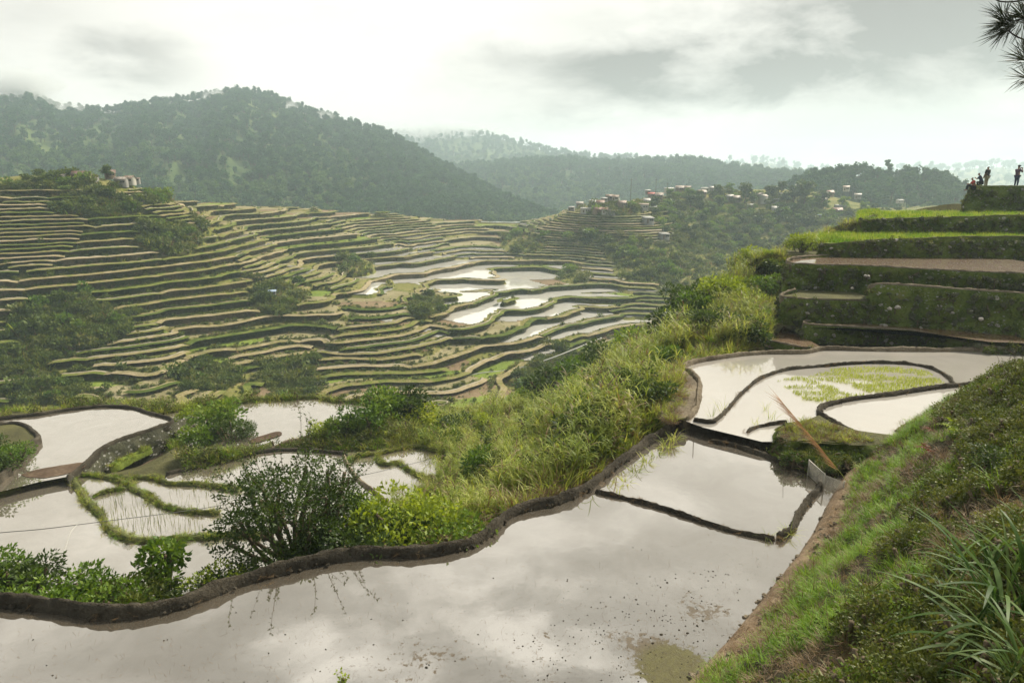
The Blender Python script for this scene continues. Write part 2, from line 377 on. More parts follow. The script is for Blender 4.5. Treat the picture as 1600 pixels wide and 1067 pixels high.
# outlines of water: foreground paddy, right-hand paddy, two upper and the lower ones on the left
B1 = [(-260, 905), (-120, 925), (0, 941), (50, 946), (100, 955), (150, 962), (200, 962), (250, 955), (300, 941), (350, 921), (400, 905), (450, 891), (500, 879), (550, 870), (600, 866), (650, 866), (700, 860),
      (740, 849), (770, 830), (790, 810), (820, 796), (860, 788), (900, 774), (930, 756), (955, 735), (985, 712), (1020, 688), (1045, 672), (1062, 664)]
b1 = pz(B1, ZP + .03)
EDGE = [(700, 1400), (900, 1250), (1000, 1150), (1075, 1067), (1150, 985), (1200, 925), (1262, 845), (1292, 790), (1332, 725), (1372, 690)]
EDGE2 = [(1424, 660), (1482, 646), (1545, 618), (1602, 600), (1700, 590)]
edge = np.vstack([pz(EDGE, ZP), pz(EDGE2, ZR)])
w1 = np.vstack([b1, pz([(1110, 669), (1190, 692), (1240, 706), (1300, 712), (1380, 694)], ZP), pz(EDGE[::-1], ZP) + np.array([.5, -.3, 0]), [[-30, 3, ZP], [-30, 9, ZP]]])
water(w1, ZP, M['water1'])
B5 = [(1064, 576), (1078, 583), (1089, 594), (1092, 606), (1088, 630), (1082, 645), (1070, 658)]
B6 = [(1062, 577), (1085, 568), (1110, 563), (1160, 556), (1200, 553), (1240, 553), (1262, 552), (1290, 547), (1350, 548), (1430, 549), (1520, 549), (1600, 549), (1750, 551)]
wr = np.vstack([pz([(1072, 658), (1088, 630), (1092, 604), (1086, 588), (1068, 577)], ZR), pz(B6, ZR), [[34, 24, ZR], [30, 19, ZR]], pz(EDGE2[::-1], ZR) + np.array([.4, -.3, 0]),
                pz([(1376, 688), (1340, 682), (1290, 672), (1215, 690), (1190, 690), (1150, 680), (1100, 668)], ZR)])
M['water_silt'] = mat_water('silt_grey_water', (.27, .25, .22), .26)
water(wr, ZR, M['water_silt'])
UL = [(-60, 672), (0, 657), (60, 650), (110, 642), (160, 637), (205, 640), (235, 648), (262, 655), (268, 660), (245, 668), (215, 678), (180, 690), (155, 703), (142, 716), (125, 732), (108, 744), (60, 753), (0, 768), (-60, 781)]
water(pz(UL, ZU), ZU, M['water'])
UR = [(250, 648), (300, 638), (360, 632), (400, 627), (440, 625), (495, 623), (520, 628), (560, 630), (594, 634), (588, 643), (560, 654), (548, 664), (500, 678), (450, 692), (420, 702), (380, 712), (330, 725), (270, 720), (285, 690)]
water(pz(UR, -15.0), -15.0, M['water'])
LL = [(-160, 760), (0, 762), (60, 748), (160, 745), (255, 752), (262, 742), (330, 725), (400, 710), (450, 704), (520, 708), (560, 706), (600, 704), (640, 699), (670, 703), (694, 710), (702, 722), (690, 742), (655, 762), (640, 800), (560, 850), (430, 910), (340, 950), (0, 960), (-160, 960)]
water(pz(LL, ZL), ZL, M['water'])
M['mud_red'] = mat_noise('red_mud', [(.33, (.045, .029, .018)), (.5, (.085, .057, .037)), (.66, (.15, .108, .072))], .8, 6, .04)

PADDIES = [(w1, ZP), (wr, ZR), (pz(UL, ZU), ZU), (pz(UR, -15), -15.0), (pz(LL, ZL), ZL)]

# ---- earth bunds
bund(b1, .38, .30, 'thick dark mud bund winding along the whole far edge of the foreground paddy', M['bund'], jit=.26)
bund(pz([(1052, 664), (1080, 664), (1110, 668), (1150, 679), (1175, 688), (1198, 696)], ZP + .05), .40, .30, 'thick dark bund between the middle paddy and the higher seedling paddy', M['bund'])
bund(pz([(1190, 693), (1215, 700), (1240, 709), (1262, 720)], ZP), .20, .16, 'short thin bund end running under the dark grassy knoll', M['bund'])
bund(pz([(1104, 690), (1140, 696), (1180, 708), (1220, 722), (1255, 736), (1284, 742)], ZP), .20, .16, 'straight narrow mud bund ending at the pale net frame', M['bund'], jit=.3)
bund(pz([(1284, 742), (1279, 765), (1262, 785), (1248, 806), (1236, 830), (1214, 846)], ZP), .28, .24, 'lumpy crooked bund from the pale net frame down to the reed tuft', M['bund'], jit=.34)
bund(pz([(926, 768), (965, 777), (1010, 788), (1060, 803), (1110, 820), (1160, 834), (1216, 845)], ZP), .16, .13, 'long thin lumpy bund crossing between foreground and middle paddies', M['bund'], jit=.36)
bund(pz(B5, ZR), .55, .22, 'broad dry brown bund at the blunt left end of the right paddy', M['bund_dry'])
bund(pz(B6, ZR), .36, .26, 'long smooth tan bund behind the right paddy under the stone terraces', M['bund_dry'], jit=.1)
bund(pz([(1080, 657), (1110, 661), (1122, 655), (1140, 637), (1160, 615), (1188, 593), (1230, 579), (1300, 572), (1360, 568), (1420, 570), (1456, 577), (1480, 590), (1493, 605)], ZR), .22, .17,
     'long curved mud bund around the bright green seedling bed', M['bund'], jit=.3)
bund(pz([(1372, 690), (1340, 680), (1312, 667), (1290, 655), (1279, 646), (1284, 638), (1306, 631), (1340, 624), (1400, 617), (1450, 609), (1510, 603), (1575, 597)], ZR), .30, .20,
     'curved mud bund in front of the seedling bed bending back over the knoll', M['bund'], jit=.25)
bund(pz([(1166, 677), (1178, 670), (1200, 665), (1232, 661)], ZR), .18, .15, 'short mud bund stub pointing at the knoll in the right paddy', M['bund'], jit=.3)
# left group
bund(pz([(-60, 668), (0, 655), (60, 649), (110, 641), (160, 636), (205, 638), (235, 647), (262, 654), (269, 660), (245, 669), (215, 679), (180, 691), (155, 704), (142, 717), (120, 736), (104, 748)], ZU), .38, .22,
     'grey earth bund rimming the upper left paddy above the dry stone wall', M['bund'], step=.14)
bund(pz([(238, 648), (300, 637), (360, 631), (400, 626), (440, 624), (495, 622), (520, 627), (560, 629), (597, 633)], -15), .5, .25, 'green overgrown bund along the back of the wide bright paddy', M['bund_grass'], step=.14)
bund(pz([(594, 635), (560, 655), (548, 665), (500, 679), (450, 693), (420, 704)], -15), .42, .25, 'earth bund along the front right of the wide bright paddy', M['bund_dry'], step=.14)
bund(pz([(256, 744), (300, 732), (350, 719), (400, 709), (450, 704), (520, 708), (545, 712)], ZL), .40, .25, 'smooth grey bund below the grassy knoll above the lower paddies', M['bund'], step=.14)
bund(pz([(-120, 785), (0, 772), (40, 757), (80, 747), (110, 748), (124, 766), (135, 785), (158, 808), (172, 830), (205, 844), (240, 846), (300, 842), (350, 838), (420, 838)], ZL), .62, .26,
     'long mossy green bund curving round the largest lower left paddy', M['bund_grass'], step=.14, jit=.3)
bund(pz([(85, 744), (130, 743), (165, 747), (200, 757), (206, 764), (224, 772), (240, 783), (262, 794), (290, 800), (345, 804)], ZL), .50, .24, 'mossy bund with a wide clump dividing the lower left paddies', M['bund_grass'], step=.14, jit=.3)
bund(pz([(142, 779), (165, 770), (200, 764)], ZL), .40, .22, 'short mossy cross bund between two lower left paddies', M['bund_grass'], step=.14, jit=.3)
bund(pz([(180, 749), (240, 748), (265, 757), (310, 758), (345, 762), (372, 768)], ZL), .50, .25, 'mossy bund at the foot of the dry stone wall', M['bund_grass'], step=.14, jit=.3)
bund(pz([(536, 712), (545, 730), (560, 750), (585, 770), (610, 790)], ZL), .40, .22, 'bare tan bund between the two small lower paddies behind the big bush', M['bund_dry'], step=.14)
bund(pz([(545, 721), (565, 713), (590, 710), (640, 700), (672, 703), (694, 710), (703, 722), (692, 742)], ZL), .46, .24, 'grassy bund ringing the far side of the small end paddy', M['bund_grass'], step=.14, jit=.3)
bund(pz([(590, 712), (592, 722), (606, 727), (620, 724), (640, 736), (664, 748), (690, 745)], ZL), .36, .22, 'mossy hooked bund inside the small end paddy', M['bund_grass'], step=.14, jit=.3)

# ---- retaining walls
def terrace_wall(front, foot, label, mat, rim_mat, batter=.18, rim=.16, name='stone_wall', step=.14, rough=.10, group=None, rimw=.25):
    P = spline(front, step); n = len(P); N, _ = normals2d(P); foot = np.broadcast_to(np.asarray(foot, float), (len(front),))
    d = np.concatenate([[0], np.cumsum(np.linalg.norm(np.diff(front[:, :2], axis=0), axis=1))]); fz = np.interp(np.linspace(0, d[-1], n), d, foot)
    H = (P[:, 2] - fz); nr = max(4, int(H.max() / step) + 1); u = np.linspace(0, 1, nr); s = np.arange(n) * step; sd = int(RNG.integers(1e6))
    V = np.empty((nr, n, 3)); so_ = s[None]; hz = u[:, None] * H[None]
    nn = rough * (fbm(so_ / .7 + 0 * hz, hz / .6 + 0 * so_, sd, 4) * 1.5 + .5 * vnoise(so_ / .2 + 0 * hz, hz / .17 + 0 * so_, sd + 3))
    off = batter * hz + nn * np.clip(u * 6, .3, 1)[:, None]
    V[..., :2] = P[None, :, :2] - N[None] * off[..., None]; V[..., 2] = P[None, :, 2] - hz
    me = mesh_np(name, V.reshape(-1, 3), grid_faces(nr, n)[:, ::-1], mat)
    o = tag(obj(name, me), label, 'wall', group)
    if rim: bund(np.asarray(front) + np.array([0, .10, -.03]), rimw, rim, None, rim_mat, name='rim', parent=o, step=step, jit=.16)
    return o, P
def patch(pts, z, mat, seed=1):
    Q = np.array(list(pts) + list(pts[:3]), float); s = spline(pz(Q, z), .2); a = np.linalg.norm(s[3:] - s[0], axis=1); s = s[:3 + int(np.argmin(a[len(s) // 2:])) + len(s) // 2]; c0 = s.mean(0); i = np.arange(len(s)); k = 1 + .10 * fbm(s[:, 0] * 2.2, s[:, 1] * 2.2, seed, 3); s = c0 + (s - c0) * k[:, None]; return water(s, z, mat, 'ground')
def tread(P, z, depth, mat, name, raise_=0.0, kind='structure'):
    xr = P[-1, 0]; yb = P[0, 1] + depth; xl = P[0, 0] * yb / P[0, 1] + .4
    return water(np.vstack([P[::max(1, len(P) // 60), :2], P[-1:, :2], [[xr, yb], [xl, yb]]]), z + raise_, mat, name)

t0a = py_([(1212, 524, 33), (1196, 528, 32), (1200, 532, 31.6), (1240, 541, 31.1), (1285, 548, 30.8)]); terrace_wall(t0a, -8.0, 'low grassy ledge at the left foot of the stone terraces', M['wall'], M['bund_dry'], rim=.14)
tread(t0a, t0a[:, 2].mean() - .05, 2.5, M['water_brown'], 'water')
t0b = py_([(1276, 502, 34), (1259, 503, 33.2), (1266, 508, 32.6), (1340, 512, 32.4), (1425, 517, 31.8), (1455, 522, 31.3), (1500, 533, 30.4), (1545, 542, 29.6), (1620, 549, 29.3)])
terrace_wall(t0b, -7.95, 'lowest stone terrace wall whose rim slants down to the long tan bund', M['wall'], M['bund_dry'], rim=.14)
tread(t0b, -7.18, 3, M['water_brown'], 'water')
t0c = py_([(1246, 452, 35.6), (1226, 458, 34.8), (1222, 463, 34.2), (1232, 466, 33.9), (1280, 469, 33.8), (1368, 471, 33.7)]); terrace_wall(t0c, -7.3, 'short stone terrace wall at the left below the tallest wall', M['wall'], M['bund_dry'], rim=.14)
tread(t0c, t0c[:, 2].mean() - .03, 3, M['soil'], 'ground')
t0d = py_([(1372, 446, 35), (1360, 449, 34.2), (1364, 446, 33.8), (1385, 445, 33.4), (1450, 449, 32.8), (1520, 454, 32.0), (1600, 459, 31.2), (1760, 468, 30)])
terrace_wall(t0d, -7.6, 'broad mossy stone terrace wall with a rounded left corner and a white capped rim', M['wall'], M['bund_dry'], rim=.15)
tread(t0d, t0d[:, 2].min() + .02, 5, M['soil'], 'ground')
t1 = py_([(1300, 399, 40.3), (1262, 401, 39.8), (1240, 403, 38.9), (1231, 407, 38), (1240, 412, 37), (1280, 414, 36.5), (1360, 416, 35.8), (1410, 419, 35.2), (1500, 424, 34.0), (1600, 428, 33.0), (1760, 437, 31.5)])
terrace_wall(t1, np.interp(t1[:, 0], [15, 24], [-7.0, -6.0]), 'tall stone terrace wall holding the brown flooded paddy', M['wall'], M['bund_dry'], rim=.13, batter=.14)
tread(t1, -4.62, 6, M['water_brown'], 'water')
t2 = py_([(1325, 375, 43.5), (1290, 379, 41.6), (1284, 383, 40.8), (1296, 384, 40.4), (1340, 379, 40.3), (1400, 375, 40.2), (1500, 372, 40.0), (1600, 371, 39.8), (1760, 368, 39.3)])
terrace_wall(t2, -4.75, 'stone terrace wall dotted with white stones behind the brown paddy', M['wall'], M['bund_grass'], rim=.15)
tread(t2, -3.85, 9, M['field'], 'field')
t3 = py_([(1368, 337, 49), (1350, 342, 47), (1344, 346, 46.2), (1356, 345, 46), (1420, 342, 45.8), (1500, 340, 45.6), (1600, 337, 45.4), (1760, 333, 45)])
terrace_wall(t3, -3.95, 'grassy terrace wall below the bright green upper field', M['wall'], M['bund_grass'], rim=.15)
tread(t3, -2.95, 13, M['field'], 'field')
t4 = py_([(1536, 287, 60), (1520, 290, 57.5), (1518, 292, 56.4), (1530, 291.5, 56), (1600, 291, 55.8), (1760, 290, 55.4)])
terrace_wall(t4, -3.1, 'dark shaded topmost terrace wall under the people', M['wall'], M['bund_grass'], rim=.12)
tread(t4, -.93, 14, M['field'], 'field'); Z4 = -.93
water(np.array([at_y(1566, 290, 56.9), at_y(1760, 290, 56.9), at_y(1760, 290, 63), at_y(1590, 290, 63), at_y(1568, 290, 59)]), Z4 + .02, M['water'])
kn = np.vstack([pz([(1262, 655), (1236, 660), (1216, 670)], -7.42), pz([(1214, 680), (1226, 688), (1256, 690), (1290, 691), (1330, 694), (1362, 694), (1392, 690)], -7.40)])
terrace_wall(kn, -8.15, 'rounded dark grassy knoll with stones above the net frame', M['wall'], None, batter=.30, rim=0, name='earth_knoll', rough=.34)
water(np.vstack([kn, pz([(1400, 680), (1340, 672), (1300, 660), (1280, 648)], -7.42)]), -7.43, M['soil'], 'ground')
# dry stone wall of the upper left paddy, with a grassy shelf, and the mud strip at its foot
dw = pz([(106, 748), (140, 716), (155, 704), (180, 691), (215, 679), (245, 669), (270, 660), (284, 652), (300, 645)], ZU - .02)
terrace_wall(dw + np.array([.12, -.15, 0]), -16.2, 'grey dry stone wall curving below the upper left paddy', M['rubble'], None, rim=0, batter=.20, rough=.16, step=.16)
sh = pz([(166, 724), (190, 712), (212, 702), (230, 692)], -15.35); bund(sh + np.array([.5, -.55, 0]), .8, .22, 'narrow bright green grass shelf on the dry stone wall', M['field'], name='grass_ledge', cat='ledge', step=.14, jit=.4)
lw = pz([(-70, 800), (0, 742), (30, 712), (52, 690), (56, 682), (40, 668), (20, 662), (-40, 668)], ZU + .3)[::-1]
terrace_wall(lw, -15.1, 'curved stone wall at the left edge of the photo beside the upper paddy', M['rubble'], M['bund'], rim=.2, batter=.12, rimw=.5, step=.16)
water(np.vstack([lw, [[-40, 28, 0], [-40, 40, 0]]]), ZU + .28, M['soil'], 'ground')
water(pz([(200, 752), (215, 730), (258, 706), (280, 700), (276, 725), (262, 748)], -15.85), -15.84, M['mud_red'], 'ground')
patch([(388, 688), (410, 680), (434, 674), (440, 679), (415, 687), (398, 692)], -14.96, M['mud_red'], 2)
water(pz([(340, 734), (366, 716), (398, 700), (424, 690), (430, 697), (396, 713)], -14.97), -14.955, M['bund_grass'], 'ground')
patch([(30, 742), (55, 734), (95, 727), (135, 722), (118, 736), (70, 746)], ZU + .02, M['mud_red'])
patch([(1044, 586), (1064, 577), (1088, 600), (1080, 640), (1062, 656), (1040, 650), (1032, 625)], -7.52, M['bund_dry'], 4)

# ---- near hillside
CT = []
def c(px, py, mode, v): CT.append(at_z(px, py, v) if mode == 'z' else at_y(px, py, v))
for a, b in B1[::2]: c(a, b, 'z', -8.35)
for a, b in ((1075, 600), (1090, 640), (1062, 575), (1110, 563), (1200, 553), (1290, 547)): c(a, b, 'z', -7.75)
for a, b in ((1045, 640), (1050, 600), (1035, 625)): c(a, b, 'z', -7.62)
for a, b, y in ((990, 640, 23), (930, 690, 20.5), (880, 665, 33), (940, 612, 35), (1010, 562, 36), (1060, 532, 38), (1120, 500, 38), (1160, 455, 40), (1198, 415, 41), (1235, 382, 43.5), (1285, 352, 47.5), (1370, 330, 54), (1490, 318, 60),
                (1188, 505, 33), (1208, 445, 36.5), (1150, 538, 31.5), (860, 720, 24), (800, 700, 34), (760, 740, 27), (1015, 655, 21.5), (700, 690, 40), (640, 660, 44), (760, 660, 46), (700, 640, 55), (800, 640, 60), (860, 630, 52)): c(a, b, 'y', y)
for a, b in ((-60, 660), (60, 645), (160, 634), (260, 652)): c(a, b, 'z', -14.7)
for a, b in ((360, 630), (440, 622), (520, 625), (595, 632), (560, 654), (480, 684), (300, 636)): c(a, b, 'z', -15.1)
for a, b in ((60, 748), (200, 760), (300, 740), (400, 715), (520, 712), (640, 700), (694, 712), (690, 745), (560, 810), (430, 890), (300, 930), (100, 940), (0, 950), (-150, 950)): c(a, b, 'z', -15.1)
c(330, 690, 'z', -13.9); c(355, 680, 'z', -13.9); c(320, 660, 'z', -14.3); c(385, 690, 'z', -14.6); c(600, 665, 'z', -14.4); c(640, 680, 'z', -14.6); c(560, 690, 'z', -14.8); c(225, 725, 'z', -16.2); c(250, 710, 'z', -16.2)
for a, b in B1[:12:2]:
    p = at_z(a, b, -8.35); CT.append(p + np.array([-.3, 3.2, -4.0]))
for x, y, z in ((-60, 52, -18), (-30, 52, -18.5), (-10, 54, -20), (4, 60, -20), (-50, 66, -26), (-20, 66, -27), (0, 70, -28), (14, 62, -17), (24, 70, -15), (40, 78, -12), (-50, 84, -36), (-20, 84, -36), (10, 84, -33), (30, 90, -28), (50, 90, -20), (10, 12, -9), (25, 20, -9), (-30, 5, -9), (0, 5, -9), (30, 45, -4.5), (40, 55, -3.2), (44, 66, -2.5)): CT.append(np.array([x, y, z]))
CT = np.array(CT)
near_tps = TPS(CT[:, :2], CT[:, 2], lam=.002)
NX, NY = np.arange(-60, 54.01, .3), np.arange(3, 90.01, .3)
GX, GY = np.meshgrid(NX, NY); GZ = near_tps(GX, GY) + .12 * fbm(GX / 1.1, GY / 1.1, 4, 4)
for P, z in PADDIES:
    ins = in_poly(GX, GY, P); GZ = np.where(ins, np.minimum(GZ, z - .4), GZ)
bk = in_poly(GX, GY, np.vstack([edge, [[60, 30, 0], [60, -5, 0], [0, -5, 0]]])); GZ = np.where(bk, np.minimum(GZ, -8.8), GZ)
GZ = np.where(in_poly(GX, GY, np.vstack([pz(B6, ZR)[2:], [[60, 30, 0], [60, 36, 0], [t0c[0, 0] + 1, 36, 0]], t0c[2:3], t0a[:2]])), np.minimum(GZ, -8.1), GZ)
GZ = np.where(GY > 61, np.minimum(GZ, -2.3 - (GY - 61) * .3), GZ)
for P, zt in ((t0a, -7.9), (t0b, -7.8), (t0c, -6.9), (t0d, -6.0), (t1, -5.3), (t2, -4.6), (t3, -3.7), (t4, -1.9)):
    back = np.vstack([P + np.array([0, .35, 0]), [[62, P[-1, 1], 0], [62, P[:, 1].max() + 12, 0], [P[:, 0].min() + 1.0, P[:, 1].max() + 12, 0]]]); GZ = np.where(in_poly(GX, GY, back), np.minimum(GZ, zt), GZ)
tag(obj('hillside', mesh_np('hillside', np.stack([GX, GY, GZ], -1).reshape(-1, 3), grid_faces(*GX.shape), M['soil'])), kind='structure')
def near_z(x, y):
    fx = np.clip((np.asarray(x) - NX[0]) / .3, 0, len(NX) - 1.001); fy = np.clip((np.asarray(y) - NY[0]) / .3, 0, len(NY) - 1.001); i = fx.astype(int); j = fy.astype(int); u = fx - i; v = fy - j
    return GZ[j, i] * (1 - u) * (1 - v) + GZ[j, i + 1] * u * (1 - v) + GZ[j + 1, i] * (1 - u) * v + GZ[j + 1, i + 1] * u * v

# ---- grassy bank rising from the right shore to the path where the photographer stands
eP = spline(edge, .15); eP[:, 2] = np.where(np.arange(len(eP)) < len(eP) * .6, eP[:, 2], eP[:, 2]); eN, _ = normals2d(eP)
for _k in range(14): eN[1:-1] = (eN[:-2] + eN[1:-1] + eN[2:]) / 3
eN /= np.linalg.norm(eN, axis=1, keepdims=True)
def bank_rise(d, s):
    r = np.where(d < .15, d * 1.5, .22 + (d - .15) * .45); r = np.where(d > .75, .49 + (d - .75) * 1.02, r)
    r = np.where(d > 3.1, .49 + 2.35 * 1.02 + (d - 3.1) * .75, r); return r
bd = np.concatenate([np.arange(-.3, .9, .1), np.arange(.9, 12, .16)])
BD, BS = np.meshgrid(bd, np.arange(len(eP)), indexing='ij')
BX = eP[BS, 0] + -eN[BS, 0] * BD; BY = eP[BS, 1] - eN[BS, 1] * BD
lump = fbm(BX / .9, BY / .9, 11, 4); BZ = eP[BS, 2] + bank_rise(BD, BS) + lump * np.clip(BD * .35, .05, .32) - np.where(BD < 0, .5, 0)
cap = np.interp(BS / len(eP), [0, .5, .66, .76, .85, 1], [6.4, 4.6, 2.2, 1.1, .7, .45]); rise = BZ - eP[BS, 2]; BZ = eP[BS, 2] + np.where(rise > cap * .7, cap * .7 + cap * .3 * np.tanh((rise - cap * .7) / (cap * .3)), rise)
BZ = np.minimum(BZ, -1.4 + .05 * lump)
def bankmat():
    m, T = new_mat('bank_soil'); p = geo_pos(T); d = T.node('ShaderNodeAttribute', attribute_name='d').outputs['Fac']
    a = T.noise(p, 1.6, 5, .6, .3); b = T.noise(p, 17, 6, .7)
    e = T.ramp(T.math('ADD', T.math('MULTIPLY', a, .5), T.math('MULTIPLY', b, .5)), [(.34, (.085, .058, .034)), (.5, (.19, .135, .085)), (.66, (.33, .25, .165))])
    s = T.ramp(b, [(.32, (.020, .019, .010)), (.5, (.05, .044, .022)), (.7, (.10, .078, .045))])
    k = T.smooth(T.math('ADD', d, T.math('MULTIPLY', T.math('SUBTRACT', a, .5), 1.2)), .5, .8)
    T.l.new(principled(T, T.mix(k, e, s), .95, .15, bump(T, b, .05)), T.out.inputs[0]); return m
M['bank'] = bankmat()
tag(obj('ground', mesh_np('ground', np.stack([BX, BY, BZ], -1).reshape(-1, 3), grid_faces(*BX.shape)[:, ::-1], M['bank'], attrs={'d': BD.ravel()})), kind='structure')
# ------------------------------------------------------------------ the far side of the valley: terraced hillside
FC = [(-120, 300, 160), (0, 290, 165), (120, 285, 170), (225, 293, 180), (-120, 450, 130), (0, 400, 142), (0, 500, 128), (0, 600, 112), (0, 640, 106), (-140, 640, 104), (200, 400, 155), (200, 500, 137), (200, 600, 116),
      (290, 318, 205), (330, 316, 245), (420, 326, 275), (380, 320, 290), (400, 350, 225), (400, 400, 192), (400, 450, 166), (400, 500, 150), (400, 600, 124), (600, 333, 315), (600, 365, 272), (600, 400, 232), (600, 450, 190), (600, 500, 153), (600, 600, 126),
      (760, 346, 335), (840, 345, 330), (800, 370, 292), (800, 400, 252), (800, 450, 203), (800, 500, 166), (800, 560, 143), (885, 336, 280), (950, 320, 266), (1000, 326, 270), (900, 400, 250), (1000, 400, 236), (900, 470, 194), (1000, 480, 192), (950, 525, 172),
      (1060, 385, 246), (1100, 432, 215), (1060, 500, 186), (300, 622, 110), (600, 625, 118), (700, 640, 112), (800, 600, 130), (880, 600, 136), (1000, 560, 166),
      (1015, 308, 335), (1070, 303, 345), (1150, 296, 355), (1260, 300, 372), (1330, 320, 370), (1100, 345, 300), (1200, 385, 285), (1250, 355, 305), (1160, 425, 255), (1260, 430, 245), (1350, 400, 262), (1400, 360, 300), (1450, 330, 350), (1560, 330, 350)]
P3 = np.array([at_y(*q) for q in FC]); extra = []
for x, y, z in ((-200, 240, -30), (-140, 250, -30), (-120, 330, -45), (-200, 300, -45), (-100, 390, -60), (-20, 405, -60), (50, 405, -60), (20, 400, -60), (-100, 420, -70), (90, 420, -50), (180, 430, -30), (240, 430, -20), (240, 300, -45), (200, 250, -50), (120, 180, -52), (150, 120, -52), (90, 110, -52), (40, 80, -52), (-90, 74, -48), (-200, 100, -40)): extra.append((x, y, z))
P3 = np.vstack([P3, extra]); far_tps = TPS(P3[:, :2], P3[:, 2], lam=.004)
FX, FY = np.arange(-205, 262.1, .75), np.arange(72, 432.1, .75)
X, Y = np.meshgrid(FX, FY)
cx, cy = np.arange(-205, 264.1, 3.0), np.arange(72, 434.1, 3.0); CX, CY = np.meshgrid(cx, cy)
def coarse(Z):
    fx = (X - cx[0]) / 3.0; fy = (Y - cy[0]) / 3.0; i = np.clip(fx.astype(int), 0, len(cx) - 2); j = np.clip(fy.astype(int), 0, len(cy) - 2); u = fx - i; v = fy - j
    return Z[j, i] * (1 - u) * (1 - v) + Z[j, i + 1] * u * (1 - v) + Z[j + 1, i] * (1 - u) * v + Z[j + 1, i + 1] * u * v
S0 = coarse(far_tps(CX, CY)) + 1.7 * fbm(X / 48, Y / 48, 21, 3) + .4 * fbm(X / 9, Y / 9, 25, 2)
# blocks of terraces whose steps do not line up with their neighbours'
rg = np.random.default_rng(11); NB = 230
bs = np.stack([rg.uniform(-200, 150, NB), rg.uniform(75, 340, NB)], 1); bphi = rg.uniform(-.5, .5, NB)
Xw = X + 7 * fbm(X / 18, Y / 18, 31, 2); Yw = Y + 7 * fbm(X / 18, Y / 18, 35, 2)
d1 = np.full(X.shape, 1e9); d2 = d1.copy(); b1i = np.zeros(X.shape, int); b2i = b1i.copy()
for k in range(NB):
    d = np.hypot(Xw - bs[k, 0], (Yw - bs[k, 1]) * 1.25); a = d < d1; b = (~a) & (d < d2)
    d2 = np.where(a, d1, np.where(b, d, d2)); b2i = np.where(a, b1i, np.where(b, k, b2i)); d1 = np.where(a, d, d1); b1i = np.where(a, k, b1i)
wgt = .5 + .5 * np.clip((d2 - d1) / 2.2, 0, 1); phi = bphi[b1i] * wgt + bphi[b2i] * (1 - wgt)
STEP = .78
PX, PY = project(np.stack([X, Y, S0], -1))
def soft(v, lo, hi): u = np.clip((v - lo) / (hi - lo), 0, 1); return u * u * (3 - 2 * u)
wild = np.zeros(X.shape)
# bushy hollows and spurs between the terraces: pixel ellipse centre, half sizes
PATCH = [(265, 368, 55, 24), (110, 505, 95, 40), (20, 560, 60, 22), (150, 322, 75, 14), (430, 462, 42, 26), (820, 380, 38, 15), (990, 392, 46, 24), (930, 372, 38, 10), (1010, 420, 52, 20), (945, 324, 66, 13), (665, 478, 30, 18), (320, 588, 55, 26), (455, 588, 45, 30),
         (895, 432, 22, 10), (560, 415, 26, 12), (60, 283, 90, 16), (255, 300, 30, 16), (70, 610, 70, 18), (880, 590, 70, 45), (1090, 425, 50, 34)]
for a, b, ra, rb in PATCH: wild = np.maximum(wild, 1 - soft(np.hypot((PX - a) / ra, (PY - b) / rb), .75, 1.15))
wild = np.maximum(wild, soft(PX + .25 * (PY - 400), 1035, 1050) * (Y > 200)); wild = np.maximum(wild, soft(PX, 1060, 1090))
wild = np.maximum(wild, soft(Y, 336, 344)); wild = np.maximum(wild, (PX < 232) * (1 - soft(PY, 284, 296)) * (Y < 230))
tlx, tly = rg.uniform(-.085, .085, NB), rg.uniform(-.05, .05, NB); tl = lambda i: np.clip(tlx[i] * (X - bs[i, 0]) + tly[i] * (Y - bs[i, 1]), -2, 2)
Sb = S0 + STEP * phi + tl(b1i) * wgt + tl(b2i) * (1 - wgt)
mult = np.where(rg.uniform(size=NB) < .30 + .25 * (bs[:, 0] < -45) + .3 * (bs[:, 0] < -75), 2, 1)
_bx, _by = project(np.column_stack([bs, far_tps(bs[:, 0], bs[:, 1])])); mult = np.where(((_bx - 800) / 230) ** 2 + ((_by - 462 - .15 * (_bx - 800)) / 62) ** 2 < 1, 2, mult)
lev = np.floor(Sb / STEP); ter = lev * STEP
stepz = np.where(wild > .5, S0 - .25 + .45 * fbm(X / 4, Y / 4, 44, 3), ter)
# step edge moved into the hill so the wall stands in front of it
gy, gx = np.gradient(coarse(far_tps(CX, CY)), .75); gm = np.maximum(np.hypot(gx, gy), .02)
mm = mult[b1i]; lev2 = np.floor((Sb - gm * .75) / (STEP * mm)) * mm; FZ = np.where(wild > .5, stepz, lev2 * STEP)
def sample(G, x, y):
    fx = np.clip((np.asarray(x, float) - FX[0]) / .75, 0, len(FX) - 1.001); fy = np.clip((np.asarray(y, float) - FY[0]) / .75, 0, len(FY) - 1.001); i = fx.astype(int); j = fy.astype(int); u = fx - i; v = fy - j
    return G[j, i] * (1 - u) * (1 - v) + G[j, i + 1] * u * (1 - v) + G[j + 1, i] * (1 - u) * v + G[j + 1, i + 1] * u * v
def far_hit(px, py, y0=74, y1=430):
    """where the ray through a pixel meets the far hillside"""
    d = ray(px, py); d = d / d[1]; ys = np.arange(y0, y1, .5); zz = sample(FZ, d[0] * ys, ys); k = np.argmax(d[2] * ys < zz)
    return None if not (d[2] * ys < zz).any() else np.array([d[0] * ys[k], ys[k], zz[k]])

